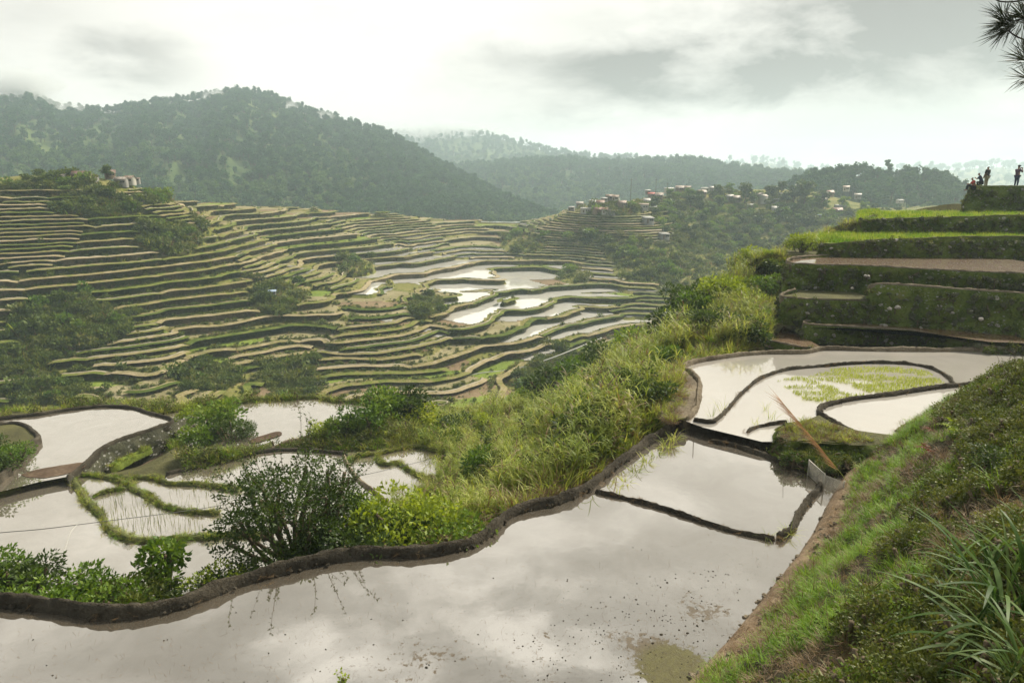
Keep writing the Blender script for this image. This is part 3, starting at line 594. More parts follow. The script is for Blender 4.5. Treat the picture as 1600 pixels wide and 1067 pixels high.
def hillmat(name, stops, sc=.11, fine=1.6, rnd=0):
    m, T = new_mat(name); p = geo_pos(T); a = T.noise(p, sc, 5, .62, .4); b = T.noise(p, fine, 6, .7)
    f = T.math('ADD', T.math('MULTIPLY', a, .58), T.math('MULTIPLY', b, .42))
    if rnd: f = T.math('ADD', f, T.math('MULTIPLY', T.math('SUBTRACT', T.node('ShaderNodeObjectInfo').outputs['Random'], .5), rnd))
    T.l.new(principled(T, T.ramp(f, stops), .95, .1, bump(T, b, .25)), T.out.inputs[0]); return m
M['hill_grass'] = hillmat('hill_grass', [(.33, (.065, .080, .014)), (.45, (.13, .14, .030)), (.56, (.20, .18, .06)), (.70, (.28, .215, .115))])
M['hill_mud'] = hillmat('hill_mud', [(.35, (.115, .080, .045)), (.5, (.19, .135, .078)), (.66, (.27, .205, .125))])
M['hill_green'] = hillmat('hill_rice', [(.35, (.085, .125, .020)), (.5, (.15, .20, .03)), (.66, (.23, .26, .06))])
M['hill_stubble'] = hillmat('hill_stubble', [(.35, (.15, .135, .065)), (.5, (.23, .20, .105)), (.66, (.32, .28, .17))])
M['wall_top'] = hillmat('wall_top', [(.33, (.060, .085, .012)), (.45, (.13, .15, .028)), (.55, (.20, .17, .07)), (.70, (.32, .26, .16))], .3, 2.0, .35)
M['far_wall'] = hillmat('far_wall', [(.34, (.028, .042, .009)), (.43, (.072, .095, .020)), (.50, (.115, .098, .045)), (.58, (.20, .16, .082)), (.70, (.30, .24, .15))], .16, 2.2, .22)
# what grows on each tread
nr, nc = X.shape; q = lambda G: (G[:-1, :-1], G[:-1, 1:], G[1:, :-1], G[1:, 1:]); lq = q(lev2 + np.where(wild > .5, .37, 0))
flat = (lq[0] == lq[1]) & (lq[0] == lq[2]) & (lq[0] == lq[3]); wq = wild[:-1, :-1] > .5; flat &= ~wq
pxc, pyc = PX[:-1, :-1], PY[:-1, :-1]; cid = _h(lev2[:-1, :-1].astype(int) * 7 + 3, b1i[:-1, :-1], 5); cid2 = _h(lev2[:-1, :-1].astype(int) * 3 + 1, b1i[:-1, :-1], 77)
wet = np.exp(-(((pxc - 800) / 190) ** 2 + ((pyc - 465 - .18 * (pxc - 800)) / 62) ** 2)) * 1.15 + .9 * np.exp(-(((pxc - 630) / 120) ** 2 + ((pyc - 405) / 30) ** 2)) + .8 * np.exp(-(((pxc - 960) / 60) ** 2 + ((pyc - 488) / 16) ** 2)) + .45 * np.exp(-(((pxc - 390) / 40) ** 2 + ((pyc - 368) / 9) ** 2)) + .02; wet = np.maximum(wet, np.exp(-(((pxc - 880) / 130) ** 2 + ((pyc - 488) / 40) ** 2)))
iswater = flat & (cid < wet); red = .10 + .5 * np.exp(-(((pxc - 600) / 170) ** 2 + ((pyc - 560) / 60) ** 2)) + .35 * np.exp(-(((pxc - 700) / 150) ** 2 + ((pyc - 345) / 22) ** 2))
ismud = flat & ~iswater & (cid2 < red); isgreen = flat & ~iswater & ~ismud & (cid2 > .88); isstub = flat & ~iswater & ~ismud & ~isgreen & (cid2 > .42)
mi = np.where(ismud, 1, np.where(isgreen, 2, np.where(isstub, 3, 0)))
F = grid_faces(nr, nc)
jit = np.where(wild > .5, 0, .05) * fbm(X / 2, Y / 2, 51, 2)
tag(obj('terraced_hillside', mesh_np('terraced_hillside', np.stack([X, Y, FZ + jit], -1).reshape(-1, 3), F, [M['hill_grass'], M['hill_mud'], M['hill_green'], M['hill_stubble']], midx=mi.ravel())), kind='structure')
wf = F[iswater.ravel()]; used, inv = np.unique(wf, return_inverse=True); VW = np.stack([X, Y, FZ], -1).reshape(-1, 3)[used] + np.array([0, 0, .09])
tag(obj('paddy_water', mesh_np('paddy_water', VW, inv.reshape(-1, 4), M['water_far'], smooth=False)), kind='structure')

# ---- one wall for every run of terrace edge
def contours(G, xs, ys, L):
    """polylines where G crosses L, high side on the left"""
    g = G >= L; nr, nc = G.shape; segs = {}
    cell = g[:-1, :-1] * 1 + g[:-1, 1:] * 2 + g[1:, 1:] * 4 + g[1:, :-1] * 8; J, I = np.nonzero((cell > 0) & (cell < 15))
    EH = lambda j, i: ('h', j, i); EV = lambda j, i: ('v', j, i)
    tab = {1: [(3, 0)], 2: [(0, 1)], 3: [(3, 1)], 4: [(1, 2)], 5: [(3, 0), (1, 2)], 6: [(0, 2)], 7: [(3, 2)], 8: [(2, 3)], 9: [(2, 0)], 10: [(0, 1), (2, 3)], 11: [(2, 1)], 12: [(1, 3)], 13: [(1, 0)], 14: [(0, 3)]}
    nxt = {}
    for j, i in zip(J.tolist(), I.tolist()):
        e = (('h', j, i), ('v', j, i + 1), ('h', j + 1, i), ('v', j, i))
        for a, b in tab[int(cell[j, i])]: nxt[e[a]] = e[b]
    def pt(e):
        k, j, i = e
        if k == 'h': a, b = G[j, i], G[j, i + 1]; u = (L - a) / (b - a); return (xs[i] + u * (xs[i + 1] - xs[i]), ys[j])
        a, b = G[j, i], G[j + 1, i]; u = (L - a) / (b - a); return (xs[i], ys[j] + u * (ys[j + 1] - ys[j]))
    starts = set(nxt) - set(nxt.values()); out = []
    for st_ in list(starts) + list(nxt):
        if st_ not in nxt: continue
        line = [st_]; e = st_
        while e in nxt: e2 = nxt.pop(e); line.append(e2); e = e2
        out.append(np.array([pt(e) for e in line]))
    return out
sub = 2; Gs = Sb[::sub, ::sub]; xs, ys = FX[::sub], FY[::sub]; Ws = wild
walls = []
ymax = ys < 345
for L in np.arange(math.ceil(Sb[:360].min() / STEP), 4):
    for ln in contours(Gs[ymax][:, :], xs, ys[ymax], L * STEP + 1e-4):
        if len(ln) < 6: continue
        ln = resample(ln, 1.3); ker = np.array([.25, .5, .25]); ln[1:-1] = (ln[:-2] + 2 * ln[1:-1] + ln[2:]) / 4
        w = sample(wild, ln[:, 0], ln[:, 1]) > .45; blk = b1i[np.clip(((ln[:, 1] - FY[0]) / .75).astype(int), 0, nr - 1), np.clip(((ln[:, 0] - FX[0]) / .75).astype(int), 0, nc - 1)]
        ppx, ppy = project(np.column_stack([ln, np.full(len(ln), L * STEP)])); off = (ppx < -260) | (ppx > 1290) | (ppy > 690); bad = w | off
        brk = [0]
        for i in range(1, len(ln)):
            if bad[i] != bad[i - 1] or (blk[i] != blk[i - 1] and (i - brk[-1] > 22 or mult[blk[i]] != mult[blk[i - 1]])) or i - brk[-1] > 75: brk.append(i)
        brk.append(len(ln))
        for a, b in zip(brk[:-1], brk[1:]):
            if b - a >= 5 and not bad[a:b].any() and int(round(L)) % mult[blk[(a + b) // 2]] == 0: walls.append((L, ln[a:min(b + 1, len(ln))], mult[blk[(a + b) // 2]]))
# keep the walls that can be seen from the near side
vis = []
for L, ln, mu in walls:
    z = L * STEP + .3; k = max(1, len(ln) // 8); s = ln[::k]; seen = 0
    for x, y in s:
        ts = np.arange(max(.15, 73 / y), .985, .012); seen += not (sample(FZ, x * ts, y * ts) > z * ts).any()
    if seen: vis.append((seen / len(s) * len(ln) / ln[:, 1].mean(), L, ln, mu))
vis.sort(key=lambda v: -v[0])
def wall_mesh(ln, z, hgt, rg):
    P = resample(ln, .9); n = len(P); N, _ = normals2d(P); N = -N                           # the high side is on the left, so N points downhill
    s = np.arange(n) * .9; sd = int(rg.integers(1e6)); bulge = .34 * fbm(s / 2.4, s * 0, sd, 3); zz = z - .30 * np.clip(fbm(s / 5, s * 0 + 9, sd, 3) - .15, 0, 1) + .14 * fbm(s / 4, s * 0 + 5, sd, 2)
    prof = [(.42, -hgt - .35, 0), (.36, -hgt * .6, 0), (.22, -hgt * .25, 0), (.12, .04, 0), (.03, .15, 1), (-.20, .17, 1), (-.32, .09, 1), (-.75, .03, 1), (-1.35, -.06, 1)]
    V = np.empty((n, len(prof), 3))
    for j, (o_, dz_, _) in enumerate(prof):
        V[:, j, :2] = P + N * (o_ + bulge * (.6 if j < 4 else .3) + (0.16 * rg.uniform(-1, 1, n) if j < 4 else 0))[:, None]; V[:, j, 2] = zz + dz_ + (.09 * rg.uniform(-1, 1, n) if 0 < j < 6 else 0)
    fade = np.clip(np.minimum(np.arange(n), n - 1 - np.arange(n)) / 2.0, 0, 1); V[:, :, 2] -= ((1 - fade) * .25)[:, None]
    F = grid_faces(n, len(prof))[:, ::-1].reshape(n - 1, len(prof) - 1, 4); return V.reshape(-1, 3), np.vstack([F[:, :4].reshape(-1, 4), F[:, 6:].reshape(-1, 4)]), F[:, 4:6].reshape(-1, 4)
rgw = np.random.default_rng(3); NWALL = 290; n_wall = 0; rest = MB(); restr = MB(); AREA = {}
for k, (sc, L, ln, mu) in enumerate(vis):
    V, Fw, Fr = wall_mesh(ln, L * STEP, STEP * mu, rgw); pale = rgw.random() < .38
    inside = (lambda q_: ((q_ > -10) & (q_ < 1250)).any())(project(np.column_stack([ln, np.full(len(ln), L * STEP)]))[0])
    if n_wall < NWALL and inside:
        n_wall += 1
        mx, my = project(np.array([ln[len(ln) // 2, 0], ln[len(ln) // 2, 1], L * STEP])); 
        g = ('terrace walls on the steep dark slope at the left of the valley' if mx < 300 else 'terrace walls round the flooded paddies in mid valley' if my < 520 and mx > 560 and my > 375 else 'terrace walls of brown paddies low in the valley' if my >= 520 else 'terrace walls high on the far hillside below the mountain')
        lb = {'ste': 'overgrown stone terrace wall with a pale worn rim on the steep left slope', 'rou': 'low terrace wall beside bright flooded paddies in mid valley', 'of ': 'grassy terrace wall above brown paddies low in the valley', 'hig': 'thin terrace wall high on the far hillside below the forested mountain'}
        key = 'ste' if 'steep' in g else 'rou' if 'round' in g else 'of ' if 'brown' in g else 'hig'
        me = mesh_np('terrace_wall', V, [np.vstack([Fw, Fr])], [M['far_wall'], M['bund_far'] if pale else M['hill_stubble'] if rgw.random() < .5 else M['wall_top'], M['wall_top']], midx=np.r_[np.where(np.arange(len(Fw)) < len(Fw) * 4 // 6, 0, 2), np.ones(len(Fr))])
        tag(obj('terrace_wall', me), lb[key], 'terrace wall', g)
    else: rest.add(V, Fw, 0).add(V, Fr, 1)
if rest.n: tag(obj('small_terrace_walls', rest.mesh('small_terrace_walls', [M['far_wall'], M['bund_far']])), 'faint low terrace walls scattered over the far hillside', kind='stuff')
print('WALLS', len(vis))

# ------------------------------------------------------------------ mountains
def interp_ridge(R, cols): R = np.array(R, float); return np.interp(cols, R[:, 0], R[:, 1]), (np.interp(cols, R[:, 0], R[:, 2]))
def mountain(name, ridge, base, mat, ncol, nrow, bulge, seed, gully=22.0):
    c0, c1 = ridge[0][0], ridge[-1][0]; cols = np.linspace(c0, c1, ncol); ry, rd = interp_ridge(ridge, cols); by, bd_ = interp_ridge(base, cols)
    Rp = np.array([at_y(a, b, d) for a, b, d in zip(cols, ry, rd)]); Bp = np.array([at_y(a, b, d) for a, b, d in zip(cols, by, bd_)]); u = np.linspace(-.12, 1, nrow)[:, None, None]
    V = Bp[None] * (1 - u) + Rp[None] * u; uu = u[..., 0]; prof = np.sin(np.clip(uu, 0, 1) * np.pi)
    V[..., 2] += bulge * (Rp[:, 2] - Bp[:, 2])[None] * prof
    cc = cols[None] / 60.0 + 0 * uu; n = fbm(cc * 1.2 + uu * .8, uu * 1.8 + 0 * cc, seed, 4); n2 = fbm(cc * 6, uu * 9 + 0 * cc, seed + 7, 3)
    V[..., 1] += gully * n * np.clip(prof * 1.6, 0, 1) * (rd / 700)[None]; V[..., 2] += (gully * .35 * n2 * prof) * (rd / 900)[None]
    back = V[-1:].copy(); back[..., 1] += 120; back[..., 2] -= 90; V = np.concatenate([V, back], 0)
    me = mesh_np(name, V.reshape(-1, 3), grid_faces(*V.shape[:2]), mat); tag(obj(name, me), kind='structure'); return V
M['forest_floor'] = hillmat('forest_floor', [(.36, (.025, .045, .014)), (.5, (.06, .09, .024)), (.66, (.13, .15, .045))], .02, .18)
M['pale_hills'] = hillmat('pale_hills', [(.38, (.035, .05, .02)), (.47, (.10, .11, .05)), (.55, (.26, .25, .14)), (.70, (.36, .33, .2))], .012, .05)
mt1 = mountain('mountain', [(-700, 210, 950), (-220, 190, 900), (-60, 160, 900), (0, 150, 900), (40, 148, 900), (90, 170, 880), (130, 177, 880), (180, 176, 880), (230, 164, 900), (290, 160, 920), (340, 150, 930), (380, 145, 930), (430, 156, 920), (480, 176, 900), (540, 194, 860), (600, 211, 820),
               (650, 238, 770), (700, 268, 720), (760, 300, 660), (810, 326, 620), (870, 352, 580)], [(-700, 350, 420), (-220, 345, 400), (200, 345, 420), (500, 345, 450), (700, 350, 480), (870, 358, 520)], M['forest_floor'], 300, 60, .05, 61, 30)
mt2 = mountain('far_mountain', [(560, 214, 1750), (620, 214, 1750), (700, 212, 1750), (750, 212, 1720), (800, 222, 1700), (850, 236, 1650), (900, 247, 1600), (960, 250, 1550), (1020, 254, 1500), (1120, 258, 1500)], [(560, 350, 1000), (1120, 330, 950)], M['forest_floor'], 120, 40, .04, 62, 30)
mt3 = mountain('wooded_ridge', [(640, 294, 1080), (700, 270, 1080), (740, 264, 1080), (800, 260, 1060), (880, 256, 1040), (950, 262, 1020), (1000, 261, 1000), (1060, 258, 980), (1100, 262, 960), (1150, 272, 920), (1200, 278, 880), (1330, 286, 800)], [(640, 348, 760), (900, 346, 680), (1330, 336, 560)], M['forest_floor'], 170, 40, .05, 63, 26)
mt4 = mountain('wooded_hill', [(1210, 306, 440), (1240, 294, 440), (1270, 281, 440), (1340, 275, 440), (1400, 282, 435), (1470, 287, 430), (1510, 304, 425), (1560, 330, 420)], [(1210, 345, 375), (1560, 350, 360)], M['forest_floor'], 110, 24, .08, 64, 10)
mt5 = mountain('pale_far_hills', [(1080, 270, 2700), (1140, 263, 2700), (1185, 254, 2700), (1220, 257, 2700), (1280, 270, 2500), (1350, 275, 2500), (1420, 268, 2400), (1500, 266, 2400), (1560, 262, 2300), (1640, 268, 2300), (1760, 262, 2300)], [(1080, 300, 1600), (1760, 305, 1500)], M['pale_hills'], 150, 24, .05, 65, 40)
base = np.array([[-3000, -60], [3000, -60], [3000, 2850], [-3000, 2850]], float)
water(np.column_stack([base, np.zeros(4)]), -75.0, M['forest_floor'], 'ground')

# ------------------------------------------------------------------ valley haze
HZ = 0.00043
m, T = new_mat('haze'); pv = T.node('ShaderNodeVolumePrincipled'); pv.inputs['Color'].default_value = (.745, .915, .995, 1); pv.inputs['Density'].default_value = HZ; pv.inputs['Anisotropy'].default_value = .25
T.l.new(pv.outputs[0], T.out.inputs['Volume']); hb = MB().box((0, 1400, 27), (6400, 3000, 208)).mesh('haze', m, False); tag(obj('haze', hb), kind='stuff')

# cloud caught on the ridges
def mist(px, py, y, r, dens, seed):
    m, T = new_mat('mist'); p = T.node('ShaderNodeTexCoord').outputs['Object']; n = T.noise(p, 1.6, 5, .6, .4); ln = T.node('ShaderNodeVectorMath', operation='LENGTH'); T.put(ln.inputs[0], p)
    d = T.math('MULTIPLY', T.smooth(T.math('ADD', ln.outputs['Value'], T.math('MULTIPLY', T.math('SUBTRACT', n, .5), 1.6)), 1.0, .35), dens); pv = T.node('ShaderNodeVolumePrincipled'); pv.inputs['Color'].default_value = (.97, .98, .98, 1); T.l.new(d, pv.inputs['Density']); T.l.new(pv.outputs[0], T.out.inputs['Volume'])
    bm = bmesh.new(); bmesh.ops.create_icosphere(bm, subdivisions=3, radius=1.15); me = bpy.data.meshes.new('mist'); bm.to_mesh(me); bm.free(); me.materials.append(m); o = obj('mist', me, None, at_y(px, py, y), seed * .7, r); tag(o, kind='stuff')
mist(342, 158, 880, (22, 14, 15), .09, 1); mist(456, 172, 870, (26, 14, 11), .06, 2); mist(505, 184, 850, (26, 14, 8), .05, 3); mist(15, 140, 860, (85, 30, 27), .05, 4); mist(690, 208, 1690, (190, 50, 30), .03, 5); mist(100, 168, 850, (34, 15, 10), .04, 6); mist(640, 222, 1690, (90, 40, 20), .03, 7)
# ------------------------------------------------------------------ plants
def rand_dirs(n, rg, up=0.0):
    d = rg.normal(size=(n, 3)); d[:, 2] += up; return d / np.linalg.norm(d, axis=1, keepdims=True)
def leaves(C, D, L, W, rg, fold=.0):
    """diamond leaves at C pointing along D"""
    n = len(C); L = np.broadcast_to(L, (n,))[:, None]; W = np.broadcast_to(W, (n,))[:, None]
    r = rand_dirs(n, rg); s = np.cross(D, r); s /= np.maximum(np.linalg.norm(s, axis=1, keepdims=True), 1e-6); nn = np.cross(s, D)
    V = np.stack([C, C + D * L * .45 + s * W * .5 + nn * L * fold, C + D * L, C + D * L * .45 - s * W * .5 + nn * L * fold], 1)
    return V.reshape(-1, 3), np.arange(4 * n).reshape(n, 4)
def blades(B, az, lean, L, W, curl, rg, seg=4):
    """arching ribbons from B"""
    n = len(B); az = np.broadcast_to(az, (n,)); lean = np.broadcast_to(lean, (n,)); L = np.broadcast_to(L, (n,)); W = np.broadcast_to(W, (n,)); curl = np.broadcast_to(curl, (n,))
    h = np.stack([np.cos(az), np.sin(az), 0 * az], 1); sd = np.stack([-np.sin(az), np.cos(az), 0 * az], 1); tw = rg.uniform(-.6, .6, n)[:, None]; sd = sd * np.cos(tw) + np.array([0, 0, 1.]) * np.sin(tw) * .5
    P = np.array(B, float); rows = []
    for k in range(seg + 1):
        w = W * (np.array([.7, 1, 1, .8, .6, .4, .25])[min(6, int(k * 6 / seg))] if k < seg else .06); rows.append(np.stack([P - sd * w[:, None] / 2, P + sd * w[:, None] / 2], 1))
        th = lean + curl * (k + .5) / seg; P = P + (h * np.sin(th)[:, None] + np.array([0, 0, 1.]) * np.cos(th)[:, None]) * (L / seg)[:, None]
    V = np.stack(rows, 1).reshape(-1, 3); i = np.arange(n)[:, None] * (2 * (seg + 1)) + np.arange(seg)[None] * 2
    return V, np.stack([i, i + 1, i + 3, i + 2], -1).reshape(-1, 4)
def mesh_v(name, V, F, mat, vv, midx=None): return mesh_np(name, V, F, mat, True, {'v': vv}, midx)

L_ = {}
L_['dark'] = mat_leaf('dark_leaves', [(.010, .020, .004), (.030, .055, .010), (.065, .105, .020), (.13, .17, .035)])
L_['mid'] = mat_leaf('mid_leaves', [(.018, .046, .004), (.055, .115, .009), (.12, .20, .018), (.24, .30, .04)])
L_['yellow'] = mat_leaf('yellow_green_leaves', [(.05, .085, .006), (.14, .20, .014), (.26, .33, .025), (.38, .40, .06)], .4)
L_['cane'] = mat_leaf('cane_leaves', [(.065, .105, .010), (.18, .245, .027), (.33, .375, .055), (.52, .51, .17)], .42)
L_['dry'] = mat_leaf('dry_leaves', [(.055, .032, .014), (.13, .078, .036), (.23, .15, .075), (.33, .25, .14)], .3)
L_['rust'] = mat_leaf('rust_fronds', [(.06, .018, .008), (.16, .05, .022), (.27, .10, .045)], .3)
L_['lush'] = mat_leaf('lush_grass', [(.04, .095, .004), (.10, .21, .008), (.19, .32, .015), (.30, .38, .04)], .4)
L_['weed'] = mat_leaf('weed_leaves', [(.022, .034, .005), (.06, .085, .012), (.12, .145, .025), (.20, .19, .05)], .3)
L_['rice'] = mat_leaf('seedlings', [(.16, .21, .02), (.28, .34, .035), (.42, .46, .07)], .35, nscale=1.5)
L_['forest2'] = mat_leaf('light_forest_leaves', [(.028, .07, .018), (.06, .125, .03), (.105, .18, .045), (.17, .25, .065)], .2, .7, .012, .15)
L_['hillbush'] = mat_leaf('hill_bush_leaves', [(.018, .034, .006), (.048, .078, .013), (.095, .135, .024), (.17, .19, .045)], .3, .6, .06, .2)
L_['bigbush'] = mat_leaf('bush_leaves', [(.010, .024, .003), (.036, .068, .008), (.085, .13, .018), (.19, .22, .04)])
L_['forest'] = mat_leaf('forest_leaves', [(.010, .036, .014), (.024, .075, .026), (.050, .12, .038), (.10, .18, .046)], .2, .7, .012, .15)
L_['blade'] = mat_leaf('broad_blades', [(.020, .050, .010), (.045, .095, .018), (.09, .15, .035), (.17, .21, .08)], .35, .5, spec=.15)
M['bark'] = mat_plain('bark', (.085, .062, .042), .95, 0, .45, 9); M['twig'] = mat_plain('twig', (.10, .075, .045), .9, 0, .4, 14)
M['pinebark'] = mat_plain('pine_bark', (.03, .022, .018), .95, 0, .4, 9)

def bush_parts(seed, n, rx, rz, ll, lw, clumps=14, tuft=.30, open_=.0, stems=9, base=0.0):
    """leaf cloud made of uneven clumps, and the stems that carry them"""
    rg = np.random.default_rng(seed); a = rg.uniform(0, 6.283, clumps); r = np.sqrt(rg.uniform(.05, 1, clumps)) * rx * .75; z = rz * (.25 + .65 * rg.uniform(0, 1, clumps)) * (1 - .35 * (r / rx) ** 2)
    CC = np.column_stack([r * np.cos(a), r * np.sin(a), z + base]); cs = tuft * rx * rg.uniform(.6, 1.35, clumps); w = cs ** 2; ci = rg.choice(clumps, n, p=w / w.sum())
    d = rand_dirs(n, rg, .25); rad = cs[ci] * rg.uniform(.35, 1.05, n) ** .6; C = CC[ci] + d * rad[:, None] * np.array([1, 1, .8]); C[:, 2] = np.maximum(C[:, 2], .02)
    D = d + rand_dirs(n, rg, -.1) * .8; D /= np.linalg.norm(D, axis=1, keepdims=True); s = rg.uniform(.6, 1.3, n)
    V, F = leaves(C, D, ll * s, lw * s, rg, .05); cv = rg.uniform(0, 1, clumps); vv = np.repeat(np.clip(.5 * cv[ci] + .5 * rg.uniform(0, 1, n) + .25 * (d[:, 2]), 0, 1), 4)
    st = MB()
    for k in rg.permutation(clumps)[:stems]:
        p0 = np.array([rg.normal() * .06 * rx, rg.normal() * .06 * rx, -.25]); p1 = CC[k]; m_ = (p0 + p1) / 2 + rg.normal(size=3) * .1 * rx; st.add(*tube(spline([p0, m_, p1], max(.08, rz * .09)), np.linspace(.022, .006, 99)[:len(spline([p0, m_, p1], max(.08, rz * .09)))] * (1 + rz * .5), 5))
    return V, F, vv, st
def bush_mesh(name, seed, mat, **k):
    V, F, vv, st = bush_parts(seed, **k); b = MB(); b.add(V, F, 0, vv)
    for Vs, in [(x,) for x in st.V]: pass
    off = 0; b2 = st.mesh('stem', [M['twig']]); n0 = len(V)
    Vs = np.vstack(st.V); b.add(Vs, [np.vstack(st.F[k_]) for k_ in (4, 3) if st.F[k_]], 1); bpy.data.meshes.remove(b2); return b.mesh(name, [mat, M['twig']])
def blade_clump(name, seed, mat, n, L, W, spread, lean=(.05, .55), curl=(.4, 1.6), seg=5, dry=0.0, drymat=None):
    rg = np.random.default_rng(seed); a = rg.uniform(0, 6.283, n); r = spread * np.sqrt(rg.uniform(0, 1, n)); B = np.column_stack([r * np.cos(a), r * np.sin(a), np.full(n, -.05)])
    s = rg.uniform(.45, 1.1, n); V, F = blades(B, a + rg.normal(size=n) * .9, rg.uniform(*lean, n), L * s, W * rg.uniform(.7, 1.2, n), rg.uniform(*curl, n), rg, seg)
    vv = np.repeat(rg.uniform(0, 1, n), 2 * (seg + 1)); isd = np.repeat(rg.uniform(0, 1, n) < dry, seg).astype(int); return mesh_np(name, V, F, [mat, drymat or mat], True, {'v': vv}, isd)
def cane_mesh(seed, n=26, H=2.2, mat=None):
    """stalks with long drooping leaves"""
    rg = np.random.default_rng(seed); b = MB()
    for i in range(n):
        a = rg.uniform(0, 6.283); r = .45 * math.sqrt(rg.uniform()); h = H * rg.uniform(.5, 1.1); ln = rg.uniform(.0, .35); p0 = np.array([r * math.cos(a), r * math.sin(a), -.1]); az = a + rg.normal() * .6
        top = p0 + np.array([math.cos(az) * math.sin(ln), math.sin(az) * math.sin(ln), math.cos(ln)]) * h; Pm = spline([p0, (p0 + top) / 2 + np.array([0, 0, .06 * h]), top], h / 5); b.add(*tube(Pm, np.linspace(.012, .005, len(Pm)), 4), 0, .75)
        m_ = 10; u = rg.uniform(.2, 1, m_); B = p0[None] + (top - p0)[None] * u[:, None]; V, F = blades(B, rg.uniform(0, 6.283, m_), rg.uniform(.2, .8, m_), H * rg.uniform(.22, .42, m_), rg.uniform(.03, .055, m_), rg.uniform(.7, 2.0, m_), rg, 4)
        b.add(V, F, 1 if rg.random() < .14 else 0, np.repeat(rg.uniform(.1, 1, m_), 10))
    return b.mesh('cane_grass', [mat or L_['cane'], L_['dry']])
def far_tree_mesh(name, seed, mat, n, R, H, ll, trunk=True, cone=False, clumps=12):
    rg = np.random.default_rng(seed); b = MB()
    if cone: zc = rg.uniform(.3, 1, clumps) * H; rc = R * (1.05 - zc / H) * rg.uniform(.5, 1, clumps)
    else: zc = H * (.45 + .5 * rg.uniform(0, 1, clumps)); rc = R * .65 * np.sqrt(rg.uniform(0, 1, clumps)) * (1.2 - .5 * (zc / H))
    a = rg.uniform(0, 6.283, clumps); CC = np.column_stack([rc * np.cos(a), rc * np.sin(a), zc]); cs = R * .42 * rg.uniform(.6, 1.25, clumps); ci = rg.integers(0, clumps, n); d = rand_dirs(n, rg, .15)
    C = CC[ci] + d * (cs[ci] * rg.uniform(.4, 1, n) ** .5)[:, None] * np.array([1, 1, .7]); D = d * .6 + rand_dirs(n, rg) ; D /= np.linalg.norm(D, axis=1, keepdims=True); s = rg.uniform(.6, 1.3, n)
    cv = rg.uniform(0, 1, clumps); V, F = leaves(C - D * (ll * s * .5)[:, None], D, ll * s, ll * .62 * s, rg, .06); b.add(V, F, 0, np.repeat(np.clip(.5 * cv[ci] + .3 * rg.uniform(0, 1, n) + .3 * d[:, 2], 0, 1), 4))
    tr = MB(); Pm = np.array([[0, 0, -.6], [rg.normal() * .03 * H, rg.normal() * .03 * H, H * .45], [rg.normal() * .04 * H, rg.normal() * .04 * H, H * .86]]); Pm = spline(Pm, H / 8); tr.add(*tube(Pm, np.linspace(.032 * H, .008 * H, len(Pm)), 6), 0)
    for k in range(min(6, clumps)): q = spline([Pm[len(Pm) // 2], (Pm[len(Pm) // 2] + CC[k]) / 2 + np.array([0, 0, -.03 * H]), CC[k]], H / 6); tr.add(*tube(q, np.linspace(.013 * H, .004 * H, len(q)), 4), 0)
    return b, tr

# scatter: one object of kind stuff, many instances of one plant
def scatter(name, proto, P, scl, rz=None, tilt=.25, rg=None):
    rg = rg or np.random.default_rng(len(P)); n = len(P); me = bpy.data.meshes.new(name); me.vertices.add(n); me.vertices.foreach_set('co', np.asarray(P, np.float32).ravel())
    rot = np.column_stack([rg.normal(size=n) * tilt, rg.normal(size=n) * tilt, rg.uniform(0, 6.283, n) if rz is None else rz]).astype(np.float32)
    a = me.attributes.new('rot', 'FLOAT_VECTOR', 'POINT'); a.data.foreach_set('vector', rot.ravel()); a = me.attributes.new('scl', 'FLOAT', 'POINT'); a.data.foreach_set('value', np.broadcast_to(np.asarray(scl, np.float32), (n,)).astype(np.float32))
    o = obj(name, me); src = bpy.data.objects.new(name + '_source', proto)
    g = bpy.data.node_groups.new(name, 'GeometryNodeTree'); g.interface.new_socket('Geometry', in_out='INPUT', socket_type='NodeSocketGeometry'); g.interface.new_socket('Geometry', in_out='OUTPUT', socket_type='NodeSocketGeometry')
    gi = g.nodes.new('NodeGroupInput'); go = g.nodes.new('NodeGroupOutput'); inst = g.nodes.new('GeometryNodeInstanceOnPoints'); oi = g.nodes.new('GeometryNodeObjectInfo'); oi.inputs['Object'].default_value = src; oi.inputs['As Instance'].default_value = True
    ar = g.nodes.new('GeometryNodeInputNamedAttribute'); ar.data_type = 'FLOAT_VECTOR'; ar.inputs['Name'].default_value = 'rot'; asx = g.nodes.new('GeometryNodeInputNamedAttribute'); asx.data_type = 'FLOAT'; asx.inputs['Name'].default_value = 'scl'
    g.links.new(gi.outputs[0], inst.inputs['Points']); g.links.new(oi.outputs['Geometry'], inst.inputs['Instance']); g.links.new(ar.outputs['Attribute'], inst.inputs['Rotation']); g.links.new(asx.outputs['Attribute'], inst.inputs['Scale']); g.links.new(inst.outputs[0], go.inputs[0])
    md = o.modifiers.new('scatter', 'NODES'); md.node_group = g; return tag(o, kind='stuff')

def near_hit(px, py, y0=5.0, y1=88.0):
    d = ray(px, py); d = d / d[1]; ys = np.arange(y0, y1, .15); zz = near_z(d[0] * ys, ys); k = d[2] * ys < zz
    return None if not k.any() else np.array([d[0] * ys[np.argmax(k)], ys[np.argmax(k)], zz[np.argmax(k)]])
def rand_in(poly, n, rg):
    P = np.array(poly, float); lo, hi = P.min(0), P.max(0); out = np.zeros((0, 2))
    while len(out) < n: q = rg.uniform(lo, hi, (n * 2, 2)); out = np.vstack([out, q[in_poly(q[:, 0], q[:, 1], poly)]])
    return out[:n]
def put(me, loc, s, rz, name, label, cat, group=None): return tag(obj(name, me, None, loc, rz, s), label, cat, group)

rp = np.random.default_rng(21)
NOWATER = [P for P, z in PADDIES]
def wet_at(x, y): return any(in_poly(np.array([x]), np.array([y]), P)[0] for P in NOWATER)

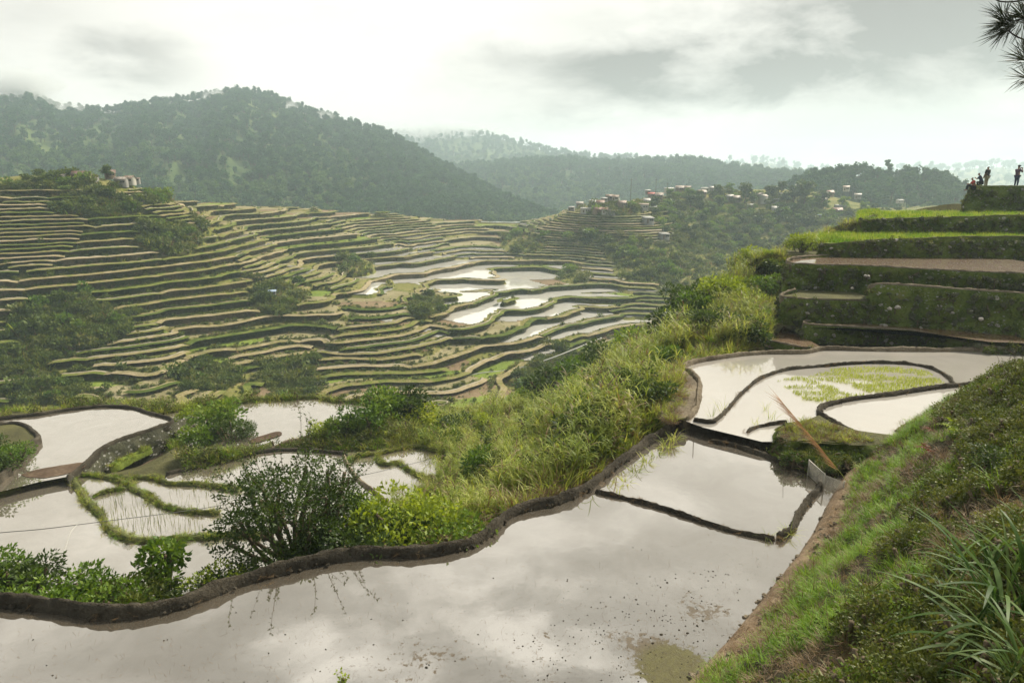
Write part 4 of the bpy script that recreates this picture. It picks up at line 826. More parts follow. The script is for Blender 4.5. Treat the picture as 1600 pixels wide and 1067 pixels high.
# ---- cane grass on the steep bank between the paddies
canes = [cane_mesh(100 + i, 24, 2.1) for i in range(5)]
CZ = [(650, 700), (690, 665), (770, 640), (830, 645), (880, 610), (950, 560), (1040, 500), (1100, 455), (1150, 425), (1185, 430), (1190, 470), (1180, 540), (1060, 556), (1028, 590), (1022, 640), (960, 715), (900, 752), (820, 785), (770, 812), (720, 845), (660, 850), (620, 800)]
SHR = []; k = 0
for a, b in rand_in(CZ, 330, rp):
    h = near_hit(a, b)
    if h is None or h[1] > 60 or wet_at(h[0], h[1]): continue
    left = a < 800
    put(canes[k % 5], h, rp.uniform(.45, .95) * (.75 if b > 700 else .72 if a > 1080 else 1), rp.uniform(0, 6.28), 'cane_grass', 'clump of yellow green cane grass on the steep bank left of the long curved bund' if left else 'clump of tall pale cane grass on the bank between the right paddies and the valley', 'cane grass',
        'cane grass clumps low on the bank' if left else 'cane grass clumps high on the bank'); k += 1
kk = 0
for a, b in rand_in([(900, 640), (960, 580), (1040, 530), (1100, 480), (1170, 460), (1170, 540), (1020, 590), (960, 700), (860, 760), (760, 790), (700, 740), (800, 690)], 34, rp):
    h = near_hit(a, b)
    if h is None or h[1] > 60 or wet_at(h[0], h[1]): continue
    SHR.append((h, rp.uniform(.6, 1.25), rp.integers(4)))
tufts = [blade_clump('grass_tuft', 200 + i, L_['cane'], 70, .55, .018, .28, dry=.25, drymat=L_['dry']) for i in range(2)] + [blade_clump('grass_tuft', 210, L_['lush'], 80, .40, .014, .26, dry=.1, drymat=L_['dry'])]
dryt = blade_clump('grass_tuft', 220, L_['dry'], 90, .40, .012, .30, lean=(.3, 1.2), curl=(.6, 2.0))
weeds = [bush_mesh('weed', 230 + i, m_, n=260, rx=.30, rz=.24, ll=.055, lw=.028, clumps=12, tuft=.4, stems=3) for i, m_ in enumerate((L_['weed'], L_['mid'], L_['weed']))]
CZ2 = [(560, 800), (620, 690), (690, 640), (830, 620), (880, 590), (950, 540), (1040, 490), (1150, 405), (1260, 350), (1400, 325), (1300, 372), (1230, 400), (1225, 470), (1195, 545), (1060, 572), (1040, 640), (960, 725), (860, 782), (770, 825), (700, 858), (560, 868)]
pp = [near_hit(a, b) for a, b in rand_in(CZ2, 2600, rp)]; pp = np.array([h for h in pp if h is not None and not wet_at(h[0], h[1])])
scatter('grass', tufts[0], pp[:1000], rp.uniform(.7, 1.7, len(pp[:1000])), tilt=.3); scatter('grass', tufts[1], pp[1000:1500], rp.uniform(.7, 1.6, len(pp[1000:1500])), tilt=.3); scatter('grass', tufts[2], pp[1500:1900], rp.uniform(.7, 1.5, len(pp[1500:1900])))
scatter('dry_grass', dryt, pp[1900:2200], rp.uniform(.7, 1.5, len(pp[1900:2200]))); scatter('ground_cover', weeds[1], pp[2200:], rp.uniform(.8, 2.2, len(pp[2200:])))
# grass round the lower left paddies and the knoll
GZ1 = [(-20, 640), (160, 628), (300, 630), (420, 615), (600, 622), (760, 615), (860, 600), (860, 660), (700, 690), (640, 700), (560, 704), (440, 704), (300, 742), (270, 700), (280, 650), (160, 634), (0, 652)]
pp = [near_hit(a, b) for a, b in rand_in(GZ1, 1500, rp)]; pp = np.array([h for h in pp if h is not None and not wet_at(h[0], h[1])])
n3 = len(pp) // 3; scatter('grass', tufts[2], pp[:n3], rp.uniform(.8, 1.6, n3)); scatter('grass', tufts[0], pp[n3:2 * n3], rp.uniform(.8, 1.5, n3)); scatter('ground_cover', weeds[0], pp[2 * n3:], rp.uniform(1, 2.6, len(pp) - 2 * n3))

# ---- shrubs
B_ = {}
for i in range(4):
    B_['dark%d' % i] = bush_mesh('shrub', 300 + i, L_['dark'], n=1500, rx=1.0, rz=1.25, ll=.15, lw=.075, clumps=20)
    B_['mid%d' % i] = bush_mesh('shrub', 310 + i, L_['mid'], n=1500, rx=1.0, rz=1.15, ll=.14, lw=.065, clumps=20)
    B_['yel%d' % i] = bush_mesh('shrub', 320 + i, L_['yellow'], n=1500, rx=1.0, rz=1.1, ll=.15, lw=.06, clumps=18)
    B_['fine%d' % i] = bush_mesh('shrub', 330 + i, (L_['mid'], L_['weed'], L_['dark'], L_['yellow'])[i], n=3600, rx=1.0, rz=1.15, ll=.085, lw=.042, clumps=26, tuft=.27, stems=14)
def shrub(px, py, Y, r, kind, label, group=None, i=None, name='shrub', sink=.1, sz=1.0):
    p = at_y(px, py, Y); p[2] = near_z(p[0], p[1]) - sink; o = put(B_[kind + str(rp.integers(3) if i is None else i)], p, (r, r, r * sz), rp.uniform(0, 6.28), name, label, 'shrub', group); return o
# the strip behind the foreground bund
for px, dY, r, kd, lb, i in ((-30, 1.6, 1.2, 'fine', 'dense green shrub at the left edge of the frame behind the mud bund', 0), (35, 1.3, 1.15, 'fine', 'dark leafy shrub second from the left behind the mud bund', 2), (95, 1.3, 1.25, 'fine', 'shrub with upright light green shoots behind the mud bund', 0),
                             (150, 1.1, 1.25, 'fine', 'bushy green shrub right of the shoots behind the mud bund', 0), (195, 1.2, 1.1, 'fine', 'low shrub with pointed leaves left of the round broad leaved bush', 1), (300, 1.4, .9, 'fine', 'low dark green shrub right of the round broad leaved bush', 2),
                             (345, 1.0, .95, 'fine', 'yellow green mossy looking shrub left of the big twiggy bush', 3), (225, 1.3, .75, 'fine', 'small low shrub hugging the mud bund', 0), (120, 1.3, .7, 'fine', 'small dark shrub hugging the mud bund further left', 1),
                             (590, 1.2, 1.5, 'fine', 'dark shrub right at the foot of the big twiggy bush', 2), (640, 1.7, 1.6, 'fine', 'yellow green shrub right of the big twiggy bush', 3), (690, 1.8, 1.35, 'fine', 'bright leafy shrub nearest the bend of the mud bund', 0), (720, 2.2, 1.0, 'fine', 'pale yellow shrub beside the brown dry grass', 3),
                             (560, 2.4, 1.3, 'fine', 'green shrub behind the big twiggy bush', 0), (420, 1.4, .95, 'fine', 'dark shrub under the left side of the big twiggy bush', 2), (490, 1.3, .85, 'fine', 'low shrub in front of the big twiggy bush', 0)):
    by = np.interp(px, [a for a, b in B1], [b for a, b in B1]); y0 = at_z(px, by, -7.9)[1]; p = at_y(px, by, y0 + dY); p[2] = -9.3
    put(B_[kd + str(i)], p, (r, r, r * 1.0), rp.uniform(0, 6.28), 'shrub', lb, 'shrub')
# ground cover on that strip
strip = []
for a, b in rand_in([(-40, 850), (120, 850), (340, 850), (600, 800), (760, 790), (740, 850), (640, 868), (560, 872), (450, 890), (350, 920), (250, 952), (150, 960), (-40, 940)], 900, rp):
    h = near_hit(a, b)
    if h is not None and h[1] < 22 and not wet_at(h[0], h[1] - .45): strip.append(h)
strip = np.array(strip); scatter('ground_cover', weeds[1], strip[::2], rp.uniform(.9, 2.0, len(strip[::2]))); scatter('grass', tufts[2], strip[1::2], rp.uniform(.7, 1.2, len(strip[1::2])))

def plant_thing(name, label, cat, loc, V, F, vv, st, mat, group=None):
    e = tag(empty(name, loc), label, cat, group); obj('foliage', mesh_v('foliage', V, F, mat, vv), e); obj('stem', st.mesh('stem', [M['twig']]), e); return e
# big twiggy bush
rg = np.random.default_rng(55); V, F, vv, st = bush_parts(41, 14000, 2.25, 2.7, .09, .042, clumps=110, tuft=.135, stems=34, base=.1)
tw = []
for k in range(46):
    a = rg.uniform(0, 6.283); r0 = 1.7 * math.sqrt(rg.uniform()); p0 = np.array([r0 * math.cos(a), r0 * math.sin(a), rg.uniform(1.4, 2.4)]); d = np.array([math.cos(a) * rg.uniform(.1, .8), math.sin(a) * .5, rg.uniform(.5, 1.1)]); d /= np.linalg.norm(d); L = rg.uniform(.7, 1.5)
    q = spline([p0, p0 + d * L * .5 + rg.normal(size=3) * .06, p0 + d * L + np.array([0, 0, -.1 * L])], .1); st.add(*tube(q, np.linspace(.009, .003, len(q)), 4)); tw.append(q)
C = np.vstack([q[rg.integers(0, len(q), 34)] for q in tw]); D = rand_dirs(len(C), rg, .3); V2, F2 = leaves(C, D, rg.uniform(.05, .10, len(C)), rg.uniform(.025, .042, len(C)), rg, .06)
F = np.vstack([F, F2 + len(V)]); V = np.vstack([V, V2]); vv = np.r_[vv * .8, np.repeat(rg.uniform(.1, .8, len(C)), 4)]
p = at_y(465, 880, 15.2); plant_thing('bush', 'big dark twiggy bush sticking up above the mud bund in front of the lower paddies', 'bush', (p[0], p[1], -9.3), V, F, vv, st, L_['bigbush'])
# round broad-leaved bush left
V, F, vv, st = bush_parts(43, 900, .62, 1.3, .15, .085, clumps=16, tuft=.36, stems=8, base=.2); p = at_y(258, 950, 13.4); plant_thing('bush', 'round bush with broad drooping leaves in the row of shrubs behind the mud bund', 'bush', (p[0], p[1], -9.0), V, F, vv, st, L_['mid'])

# shrubs further down the slope and along the crest
for px, py, Y, r, kd, lb in ((600, 690, 40, 1.8, 'mid', 'shrub right of the wide bright paddy'), (630, 668, 42, 2.0, 'dark', 'dark round shrub between the wide paddy and the green field'), (655, 680, 41, 1.7, 'yel', 'brownish yellow shrub beside the dark round shrub'), (570, 700, 38, 1.5, 'mid', 'shrub on the bank above the small end paddy'),
                             (540, 705, 37.5, 1.2, 'mid', 'small shrub on the bank behind the big twiggy bush'), (505, 700, 38, 1.1, 'yel', 'yellowish low shrub on the bank under the wide paddy'), (715, 690, 40, 1.5, 'dark', 'dark shrub in front of the dry green field'), (745, 672, 43, 1.3, 'yel', 'yellow shrub right of the dry green field'),
                             (690, 712, 37, 1.2, 'mid', 'leafy shrub right of the small end paddy'), (335, 690, 39, 1.9, 'mid', 'grassy shrub on the knoll between the two upper paddies'), (305, 700, 37, 1.3, 'mid', 'bright green shrub at the foot of the knoll'), (365, 690, 38, 1.5, 'fine', 'dark shrub on the right of the knoll'), (305, 668, 41, 1.2, 'yel', 'yellowish shrub on top of the knoll'), (345, 660, 42, 1.1, 'yel', 'low yellow shrub on the far side of the knoll'),
                             (430, 650, 49, .9, 'mid', 'small shrub on the bund behind the wide bright paddy'), (1020, 640, 22.6, .9, 'dark', 'dark shrub beside the blunt end of the right paddy'), (1005, 618, 24.5, 1.1, 'dark', 'larger dark shrub behind the blunt end of the right paddy'), (1035, 585, 30, 1.0, 'mid', 'green shrub above the dry brown bund end'),
                             (1060, 520, 39, 1.8, 'dark', 'dark tree like shrub on the crest of the bank'), (1090, 500, 40, 1.7, 'mid', 'tall green shrub on the crest of the bank'), (1120, 480, 41, 1.6, 'yel', 'tall yellow green shrub on the crest left of the stone walls'), (1075, 478, 43, 2.0, 'dark', 'shaded shrub on the crest facing the valley'), (1140, 450, 43, 1.4, 'yel', 'bright shrub on the crest below the light green tree'),
                             (1170, 470, 38, 1.4, 'yel', 'shrub on the slope beside the orange grass'), (1165, 440, 45, 1.3, 'yel', 'yellow shrub on the crest level with the brown paddy'), (1110, 445, 46, 1.2, 'yel', 'yellow brown shrub jutting out over the valley'), (1195, 425, 45, 1.4, 'mid', 'bushy shrub left of the brown paddy wall'), (1175, 412, 50, 1.2, 'yel', 'light green shrub highest on the left end of the crest'), (1222, 398, 47, 1.3, 'dark', 'dark round shrub left of the brown paddy'),
                             (1250, 378, 49, 1.2, 'yel', 'pale shrub above the brown paddy'), (1280, 365, 51, 1.1, 'yel', 'pale shrub at the left end of the green terraces'), (1310, 345, 52, 1.1, 'mid', 'green shrub left of the upper green field'), (1475, 318, 60, .8, 'dark', 'small dark shrub on the upper green field near the people'), (1500, 316, 59, .8, 'yel', 'brown and green shrub below the sitting person'), (1515, 318, 57.5, .9, 'yel', 'shrub at the corner of the topmost wall'),
                             (900, 620, 37, 1.5, 'mid', 'shrub on the lower edge of the cane slope'), (860, 600, 55, 2.4, 'dark', 'dark shrub in the hollow below the cane slope'), (900, 575, 58, 2.5, 'mid', 'grey green shrub in the hollow below the crest'), (940, 555, 60, 2.5, 'dark', 'large shrub in the hollow left of the crest'), (830, 625, 55, 2.0, 'mid', 'shrub by the green field in the hollow'), (985, 530, 60, 2.6, 'mid', 'tall shrub rising from the hollow behind the crest'), (960, 585, 45, 1.6, 'yel', 'yellow shrub half way up the cane slope')):
    if Y > 44 and px < 1000: 
        pq = at_y(px, py, Y); put(B_[kd + str(rp.integers(3))], (pq[0], pq[1], pq[2] - r * .7), r, rp.uniform(0, 6.28), 'shrub', lb, 'shrub')
    else: shrub(px, py, Y, r, kd, lb)

# dry reddish grass along the outer side of the long bund, grass on the mossy bunds, straw on the muddy ones
dg = []
for k in range(240):
    a = rp.uniform(700, 1010); by = np.interp(a, [q[0] for q in B1], [q[1] for q in B1]); h = at_z(a, by, -8.0) + np.array([-.25, rp.uniform(.25, 1.5), 0]); h[2] = max(near_z(h[0], h[1]), -8.9) + .02; dg.append(h)
scatter('dry_grass', dryt, np.array(dg), rp.uniform(.6, 1.2, len(dg)), tilt=.35)
mg, ms_ = [], []
for nm, P, w in PATHS:
    L = len(P)
    if nm.startswith('grassy') or nm.startswith('grass_field'): k = rp.integers(0, L, int(L * 2.2)); mg.append(P[k] + np.column_stack([rp.normal(size=len(k)) * w * .3, rp.normal(size=len(k)) * w * .3, np.full(len(k), .08)]))
    elif nm.startswith('wet') and P[:, 2].mean() > -8.3: k = rp.integers(0, L, int(L * .5)); ms_.append(P[k] + np.column_stack([rp.normal(size=len(k)) * w * .32, rp.normal(size=len(k)) * w * .32, np.full(len(k), .05)]))
mg = np.vstack(mg); ms_ = np.vstack(ms_); k = rp.integers(0, 3, len(mg))
for i, me in enumerate((tufts[0], tufts[2], weeds[0])): scatter('grass', me, mg[k == i], rp.uniform(.28, .62, (k == i).sum()), tilt=.4)
scatter('dry_grass', dryt, ms_, rp.uniform(.10, .30, len(ms_)), tilt=.6)
def lump(name, seed, r, mat, flat=.7):
    rg = np.random.default_rng(seed); bm = bmesh.new(); bmesh.ops.create_icosphere(bm, subdivisions=2, radius=r)
    for v in bm.verts: v.co *= 1 + .30 * rg.uniform(-1, 1); v.co.z *= flat
    me = bpy.data.meshes.new(name); bm.to_mesh(me); bm.free(); me.materials.append(mat); return me
lp = []; lw_ = []
for nm, P, w in PATHS:
    if nm.startswith('wet') and P[:, 2].mean() > -8.3: k = rp.integers(0, len(P), int(len(P) * 2.6)); lp.append(P[k] + np.column_stack([rp.normal(size=len(k)) * w * .36, rp.normal(size=len(k)) * w * .36, rp.uniform(-.02, .11 if w > .2 else .06, len(k))])); lw_.append(np.full(len(k), min(1.0, w / .2)))
lp = np.vstack(lp); lw_ = np.concatenate(lw_) ** 1.5; scatter('mud_lumps', lump('mud_lump', 1, .05, M['bund']), lp[::2], rp.uniform(.4, 1.4, len(lp[::2])) * lw_[::2], tilt=.6); scatter('mud_lumps', lump('mud_lump', 2, .05, M['bund'], .5), lp[1::2], rp.uniform(.4, 1.3, len(lp[1::2])) * lw_[1::2], tilt=.6)
for px, py, Y, r, kd, lb in ((-15, 705, 31.5, 1.2, 'dark', 'dark shrub at the left frame edge behind the curved stone wall'), (14, 690, 32.5, 1.1, 'mid', 'green shrub inside the curved stone wall at the left edge'), (-25, 672, 34, 1.3, 'dark', 'dark shrub at the left edge above the curved stone wall'), (22, 678, 34, .8, 'dark', 'small dark shrub at the top of the curved stone wall')):
    p = at_y(px, py, Y); put(B_[kd + '0'], (p[0], p[1], ZU + .15), (r, r, r * .8), 1.0, 'shrub', lb, 'shrub')
for px, py, r, i, lb in ((1232, 672, .42, 2, 'small dark bush on the left corner of the knoll'), (1290, 682, .36, 0, 'low green bush on the face of the knoll'), (1330, 688, .42, 2, 'dark bush on the right of the knoll face'), (1258, 686, .34, 2, 'dark bush in the middle of the knoll face')):
    p = at_z(px, py + 12, -7.75); put(B_['fine%d' % i], p - np.array([0, .06, .25]), r, rp.uniform(0, 6), 'shrub', lb, 'shrub')

for h, r, i in SHR: put(B_[('dark%d', 'fine%d', 'mid%d', 'dark%d')[i] % (i % 3)], h, (r, r, r * .95), rp.uniform(0, 6), 'shrub', 'dark green shrub growing among the cane grass on the bank', 'shrub', 'shrubs among the cane grass')
kg = [at_z(a, b, -7.42) for a, b in rand_in([(1216, 672), (1262, 656), (1300, 664), (1340, 680), (1370, 690), (1290, 691), (1226, 688)], 130, rp)] ; kg = np.array(kg)
scatter('grass', tufts[0], kg[::2], rp.uniform(.25, .5, len(kg[::2])), tilt=.4); scatter('dry_grass', dryt, kg[1::2], rp.uniform(.3, .55, len(kg[1::2])), tilt=.4)
kg = np.array([at_z(a, b, -7.5) for a, b in rand_in([(1040, 580), (1064, 572), (1076, 600), (1066, 640), (1055, 664), (1030, 655), (1020, 620)], 150, rp)])
scatter('dry_grass', dryt, kg[::2], rp.uniform(.3, .6, len(kg[::2])), tilt=.5); scatter('grass', tufts[0], kg[1::4], rp.uniform(.35, .8, len(kg[1::4])), tilt=.4)

kf = np.array([at_z(a, b, -7.75) for a, b in rand_in([(1210, 684), (1230, 692), (1290, 700), (1370, 700), (1345, 726), (1290, 734), (1240, 722), (1212, 704)], 150, rp)]) + np.array([0, -.05, 0])
scatter('undergrowth', bush_mesh('weed', 251, L_['dark'], n=300, rx=.22, rz=.22, ll=.05, lw=.03, clumps=10, tuft=.4, stems=2), kf[::2], rp.uniform(.6, 1.1, len(kf[::2])), tilt=.8); scatter('undergrowth', weeds[0], kf[1::2], rp.uniform(.5, .9, len(kf[1::2])), tilt=.8)
# ------------------------------------------------------------------ growth on the far hillside
ft = [blade_clump('tuft', 400 + i, m_, 26, .75, .07, .5, lean=(.1, .9), curl=(.3, 1.4), seg=3) for i, m_ in enumerate((L_['weed'], L_['cane'], L_['mid'], L_['dry']))]
fb = [bush_mesh('tuft', 410, L_['hillbush'], n=130, rx=.8, rz=.8, ll=.34, lw=.19, clumps=9, tuft=.42, stems=2), bush_mesh('tuft', 411, L_['weed'], n=130, rx=.8, rz=.7, ll=.34, lw=.17, clumps=9, tuft=.42, stems=2)]
HP = [(0, 290), (230, 292), (330, 315), (600, 325), (760, 345), (880, 330), (960, 316), (1010, 325), (1130, 380), (1130, 440), (1000, 560), (860, 640), (0, 645)]
rq = np.random.default_rng(77); hits = [far_hit(a, b) for a, b in rand_in(HP, 42000, rq)]; hits = np.array([h for h in hits if h is not None and h[1] < 290])
hw = sample(wild, hits[:, 0], hits[:, 1]); ww = sample(np.pad(iswater, ((0, 1), (0, 1))).astype(float), hits[:, 0], hits[:, 1]) > .05
face = np.abs(sample(FZ, hits[:, 0], hits[:, 1] + .9) - sample(FZ, hits[:, 0], hits[:, 1] - .9)) > .38
sel = ~ww & ((hw > .4) | face | (rq.uniform(size=len(hits)) < .16)); hits, hw = hits[sel], hw[sel]
kk = rq.choice(6, len(hits), p=[.26, .15, .16, .10, .17, .16]); sc = rq.uniform(.5, 1.25, len(hits)) * np.where(rq.uniform(size=len(hits)) < .05, 2.0, 1.0) * np.where(hw > .5, 1.4, .68)
for i in range(6):
    s = kk == i; scatter('hillside_grass' if i < 4 else 'undergrowth', (ft + fb)[i], hits[s] - np.array([0, 0, .05]), sc[s] * (1.0 if i < 4 else .8), tilt=.25)

FB = {}
for i in range(3):
    FB['dark%d' % i] = bush_mesh('shrub', 420 + i, L_['hillbush'], n=420, rx=1.0, rz=1.2, ll=.32, lw=.17, clumps=16, tuft=.34, stems=4)
    FB['mid%d' % i] = bush_mesh('shrub', 430 + i, L_['mid'], n=420, rx=1.0, rz=1.1, ll=.32, lw=.16, clumps=16, tuft=.34, stems=4)
    FB['yel%d' % i] = bush_mesh('shrub', 440 + i, L_['weed'], n=380, rx=1.0, rz=1.0, ll=.32, lw=.14, clumps=15, tuft=.34, stems=4)
PNAME = ['on the bright spur below the top left houses', 'in the big dark thicket at the left of the terraces', 'low at the left edge of the terraces', 'in the strip under the top left houses', 'round the small blue roofed hut', 'in the dark patch near the top of the terraces', 'in the patch below the small white hut', 'on the terraces below the hilltop houses', 'along the right edge of the terraces', 'around the hilltop hamlet',
         'on the yellow knob in mid terraces', 'in the lower thicket above the left paddies', 'in the palm like thicket above the wide bright paddy', 'round the lone white animal in mid valley', 'on the small rise among the flooded paddies', 'along the top of the left hill', 'on the right shoulder of the left hill', 'in the dark ground just above the left paddies', 'in the hollow at the bottom of the valley', 'at the far right edge of the terraces']
PCOUNT = [16, 34, 10, 16, 12, 9, 16, 8, 14, 12, 5, 14, 12, 3, 3, 24, 9, 14, 18, 14]
for (a, b, ra, rb), nm, nn in zip(PATCH, PNAME, PCOUNT):
    for k in range(nn):
        th = rq.uniform(0, 6.283); r = math.sqrt(rq.uniform()) * 1.12; h = far_hit(a + ra * r * math.cos(th), b + rb * r * math.sin(th))
        if h is None: continue
        R = rq.uniform(1.0, 2.3) * (.8 if h[1] < 120 else 1.0) * (h[1] / 150) ** .5; kd = rq.choice(['dark', 'dark', 'mid', 'yel', 'yel'])
        put(FB[kd + str(rq.integers(3))], h - np.array([0, 0, .2]), (R, R, R * rq.uniform(.75, 1.2)), rq.uniform(0, 6.28), 'shrub', 'leafy shrub among others ' + nm, 'shrub', 'shrubs ' + nm)

# ------------------------------------------------------------------ forest
ftm = []
for i in range(5):
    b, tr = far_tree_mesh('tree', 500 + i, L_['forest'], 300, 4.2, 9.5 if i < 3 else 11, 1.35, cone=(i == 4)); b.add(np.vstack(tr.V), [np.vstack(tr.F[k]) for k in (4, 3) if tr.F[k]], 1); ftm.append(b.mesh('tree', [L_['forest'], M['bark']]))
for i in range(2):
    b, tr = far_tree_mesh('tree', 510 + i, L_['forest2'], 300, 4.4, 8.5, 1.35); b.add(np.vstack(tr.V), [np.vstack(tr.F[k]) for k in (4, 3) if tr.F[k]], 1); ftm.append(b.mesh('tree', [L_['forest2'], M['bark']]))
def forest_on(V, n, seed, smin, smax, umin=0.0, ridge=0):
    rg = np.random.default_rng(seed); nr, nc = V.shape[:2]; r = rg.uniform(umin * (nr - 2), nr - 1.02, n); c = rg.uniform(0, nc - 1.01, n)
    if ridge: r[:ridge] = nr - 2 - rg.uniform(0, .6, ridge)
    i = r.astype(int); j = c.astype(int); u = (r - i)[:, None]; v = (c - j)[:, None]; P = V[i, j] * (1 - u) * (1 - v) + V[i, j + 1] * (1 - u) * v + V[i + 1, j] * u * (1 - v) + V[i + 1, j + 1] * u * v
    px, py = project(P); kk = rg.integers(0, 5, n); ok = (px > -420) & (px < 1750)
    bare = fbm(P[:, 0] / 60, P[:, 1] / 60, seed, 3) > .38; ok &= ~(bare & (rg.uniform(size=n) < .75) & (np.arange(n) >= ridge))
    lt = fbm(P[:, 0] / 75, P[:, 1] / 75 + P[:, 2] / 50, seed + 3, 3) + .9 * (.45 - r / nr) > .16; kk = np.where(lt & (rg.uniform(size=n) < .75), 5 + kk % 2, kk)
    for q_ in range(7): s = ok & (kk == q_); s.any() and scatter('forest', ftm[q_], P[s] - np.array([0, 0, .8]), rg.uniform(smin, smax, s.sum()), tilt=.06)
forest_on(mt1, 16000, 91, .5, 1.1, .08, 330); forest_on(mt2, 2600, 92, 1.0, 1.7, .1, 150); forest_on(mt3, 5200, 93, .85, 1.5, .1, 220); forest_on(mt4, 700, 94, .55, .9, 0); forest_on(mt5, 500, 95, 1.4, 3.0, .2, 120)
# ridge-top trees one can tell apart on the hill behind the village
def tree_thing(me_c, me_t, loc, s, rz, label, group=None, name='tree', cat='tree'):
    e = tag(empty(name, loc, rz), label, cat, group); e.scale = (s,) * 3; obj('crown', me_c, e); obj('trunk', me_t, e); return e
TM = []
for i in range(5):
    b, tr = far_tree_mesh('tree', 520 + i, L_['dark'] if i % 2 else L_['forest'], 700, 3.4 if i < 3 else 2.2, 9, .85, cone=(i == 3), clumps=16); TM.append((b.mesh('crown', [L_['forest']]), tr.mesh('trunk', [M['bark']])))
b, tr = far_tree_mesh('pine', 530, L_['forest'], 520, 2.5, 8.5, .7, clumps=10); 
PINE = (b.mesh('crown', [L_['forest']]), tr.mesh('trunk', [M['bark']]))
cols4 = np.linspace(1210, 1560, 110)
for k, (px, h_, kd) in enumerate(((1238, 5, 0), (1254, 7, 1), (1268, 8, 2), (1281, 7, 4), (1294, 8, 0), (1307, 7.5, 1), (1322, 8, 2), (1334, 9, 3), (1348, 10, 0), (1359, 8, 1), (1370, 7, 2), (1386, 13, 5), (1401, 7, 3), (1414, 11, 0), (1429, 10, 1), (1445, 9.5, 2), (1457, 10, 0), (1468, 8, 1), (1478, 9, 3), (1489, 8, 2), (1500, 7, 4), (1512, 6, 0))):
    j = int(np.argmin(abs(cols4 - px))); P = mt4[-2, j]; me = PINE if kd == 5 else TM[kd]
    tree_thing(me[0], me[1], P - np.array([0, 0, .6]), h_ / 9.0, rq.uniform(0, 6.28), 'lone pine standing taller than the other trees on the wooded hill' if kd == 5 else 'dark round crowned tree on the skyline of the wooded hill behind the village', None if kd == 5 else 'skyline trees on the wooded hill', 'pine_tree' if kd == 5 else 'tree')
# the village hill: trees and shrubs
VP = [(1010, 330), (1060, 305), (1150, 300), (1240, 312), (1320, 330), (1400, 335), (1440, 350), (1330, 360), (1260, 400), (1270, 440), (1150, 440), (1090, 400), (1040, 370)]
vh = [far_hit(a, b, 190) for a, b in rand_in(VP, 620, rq)]; vh = [h for h in vh if h is not None]
VT = []
for i in range(4):
    b, tr = far_tree_mesh('tree', 540 + i, (L_['mid'], L_['dark'], L_['dark'], L_['mid'])[i], 380, 2.4, 4.6, .72, clumps=13); VT.append((b.mesh('crown', [(L_['mid'], L_['dark'], L_['dark'], L_['weed'])[i]]), tr.mesh('trunk', [M['bark']])))
for h in vh[:110]: k = rq.integers(4); tree_thing(VT[k][0], VT[k][1], h - np.array([0, 0, .3]), rq.uniform(.7, 1.35), rq.uniform(0, 6.28), 'bushy tree on the green hill below the village', 'trees on the green hill below the village')
rest_ = np.array(vh[110:]); k2 = rq.integers(0, 3, len(rest_))
for i, nm in enumerate(('dark0', 'mid1', 'yel2')): s = k2 == i; scatter('undergrowth', FB[nm], rest_[s], rq.uniform(1.2, 2.6, s.sum()), tilt=.1)
for px, py, s, lb in ((1163, 318, 2.0, 'tall dark tree between the village houses'), (1240, 320, 1.9, 'broad dark tree left of the biggest village tree'), (1255, 322, 2.5, 'biggest dark tree in the village with a wide crown'), (1222, 306, 1.5, 'dark tree on the village skyline'), (1285, 322, 1.5, 'dark tree in front of the village houses at the right'), (1140, 305, 1.2, 'round green tree beside the flat roofs on the hilltop'), (1086, 300, 1.3, 'yellow green tree on top of the green hill'), (1318, 330, 1.4, 'green tree below the right village houses'), (1350, 335, 1.2, 'small green tree at the right end of the village'), (1200, 310, 1.3, 'dark tree behind the white houses')):
    h = far_hit(px, py, 230)
    if h is not None: k = rq.integers(1, 3) if 'dark' in lb else 0; tree_thing(VT[k][0], VT[k][1], h - np.array([0, 0, .3]), s, rq.uniform(0, 6.28), lb)
for px, py, s, lb in ((166, 278, 1.35, 'tall dark tree behind the rusty roofed houses on the left hill'), (182, 279, 1.1, 'dark tree right of the rusty roofed houses on the left hill'), (132, 281, .8, 'small tree left of the rusty roofed houses'), (78, 284, 1.0, 'dark bushy tree on top of the left hill'), (284, 306, .9, 'narrow dark tree on the right shoulder of the left hill')):
    h = far_hit(px, py + 4, 120)
    if h is not None: k = rq.integers(1, 3); tree_thing(VT[k][0], VT[k][1], h - np.array([0, 0, .3]), s * .62, rq.uniform(0, 6.28), lb)

# ------------------------------------------------------------------ houses
def roofmat(name, a, b_, sc=2.2):
    m, T = new_mat(name); p = T.node('ShaderNodeTexCoord').outputs['Object']; w = T.node('ShaderNodeTexWave'); T.put(w.inputs['Vector'], p); w.inputs['Scale'].default_value = 5; n = T.noise(T.vscale(p, (1.2, .25, 1)), sc, 4, .6, .3); oi = T.node('ShaderNodeObjectInfo')
    c = T.mix(T.smooth(T.math('ADD', n, T.math('MULTIPLY', oi.outputs['Random'], .2)), .45, .66), a, b_); T.l.new(principled(T, c, .55, .4, bump(T, w.outputs['Fac'], .03)), T.out.inputs[0]); return m
RM = [roofmat('rusty_tin', (.34, .29, .24), (.17, .075, .045)), roofmat('weathered_tin', (.50, .49, .46), (.22, .15, .10)), roofmat('white_tin', (.60, .60, .57), (.30, .28, .25)), roofmat('blue_tin', (.30, .42, .60), (.45, .52, .60)), roofmat('red_tin', (.45, .06, .035), (.25, .06, .04))]
WM = [mat_plain('weathered_boards', (.20, .15, .10), .9, 0, .4, 1.5), mat_plain('pale_plaster', (.36, .34, .29), .9, 0, .35, .8), mat_plain('grey_sheet', (.22, .21, .19), .8, 0, .3, 1.0)]
M['dark_open'] = mat_plain('dark_opening', (.018, .016, .014), .6); M['plank'] = mat_plain('plank', (.13, .09, .055), .9, 0, .4, 3)
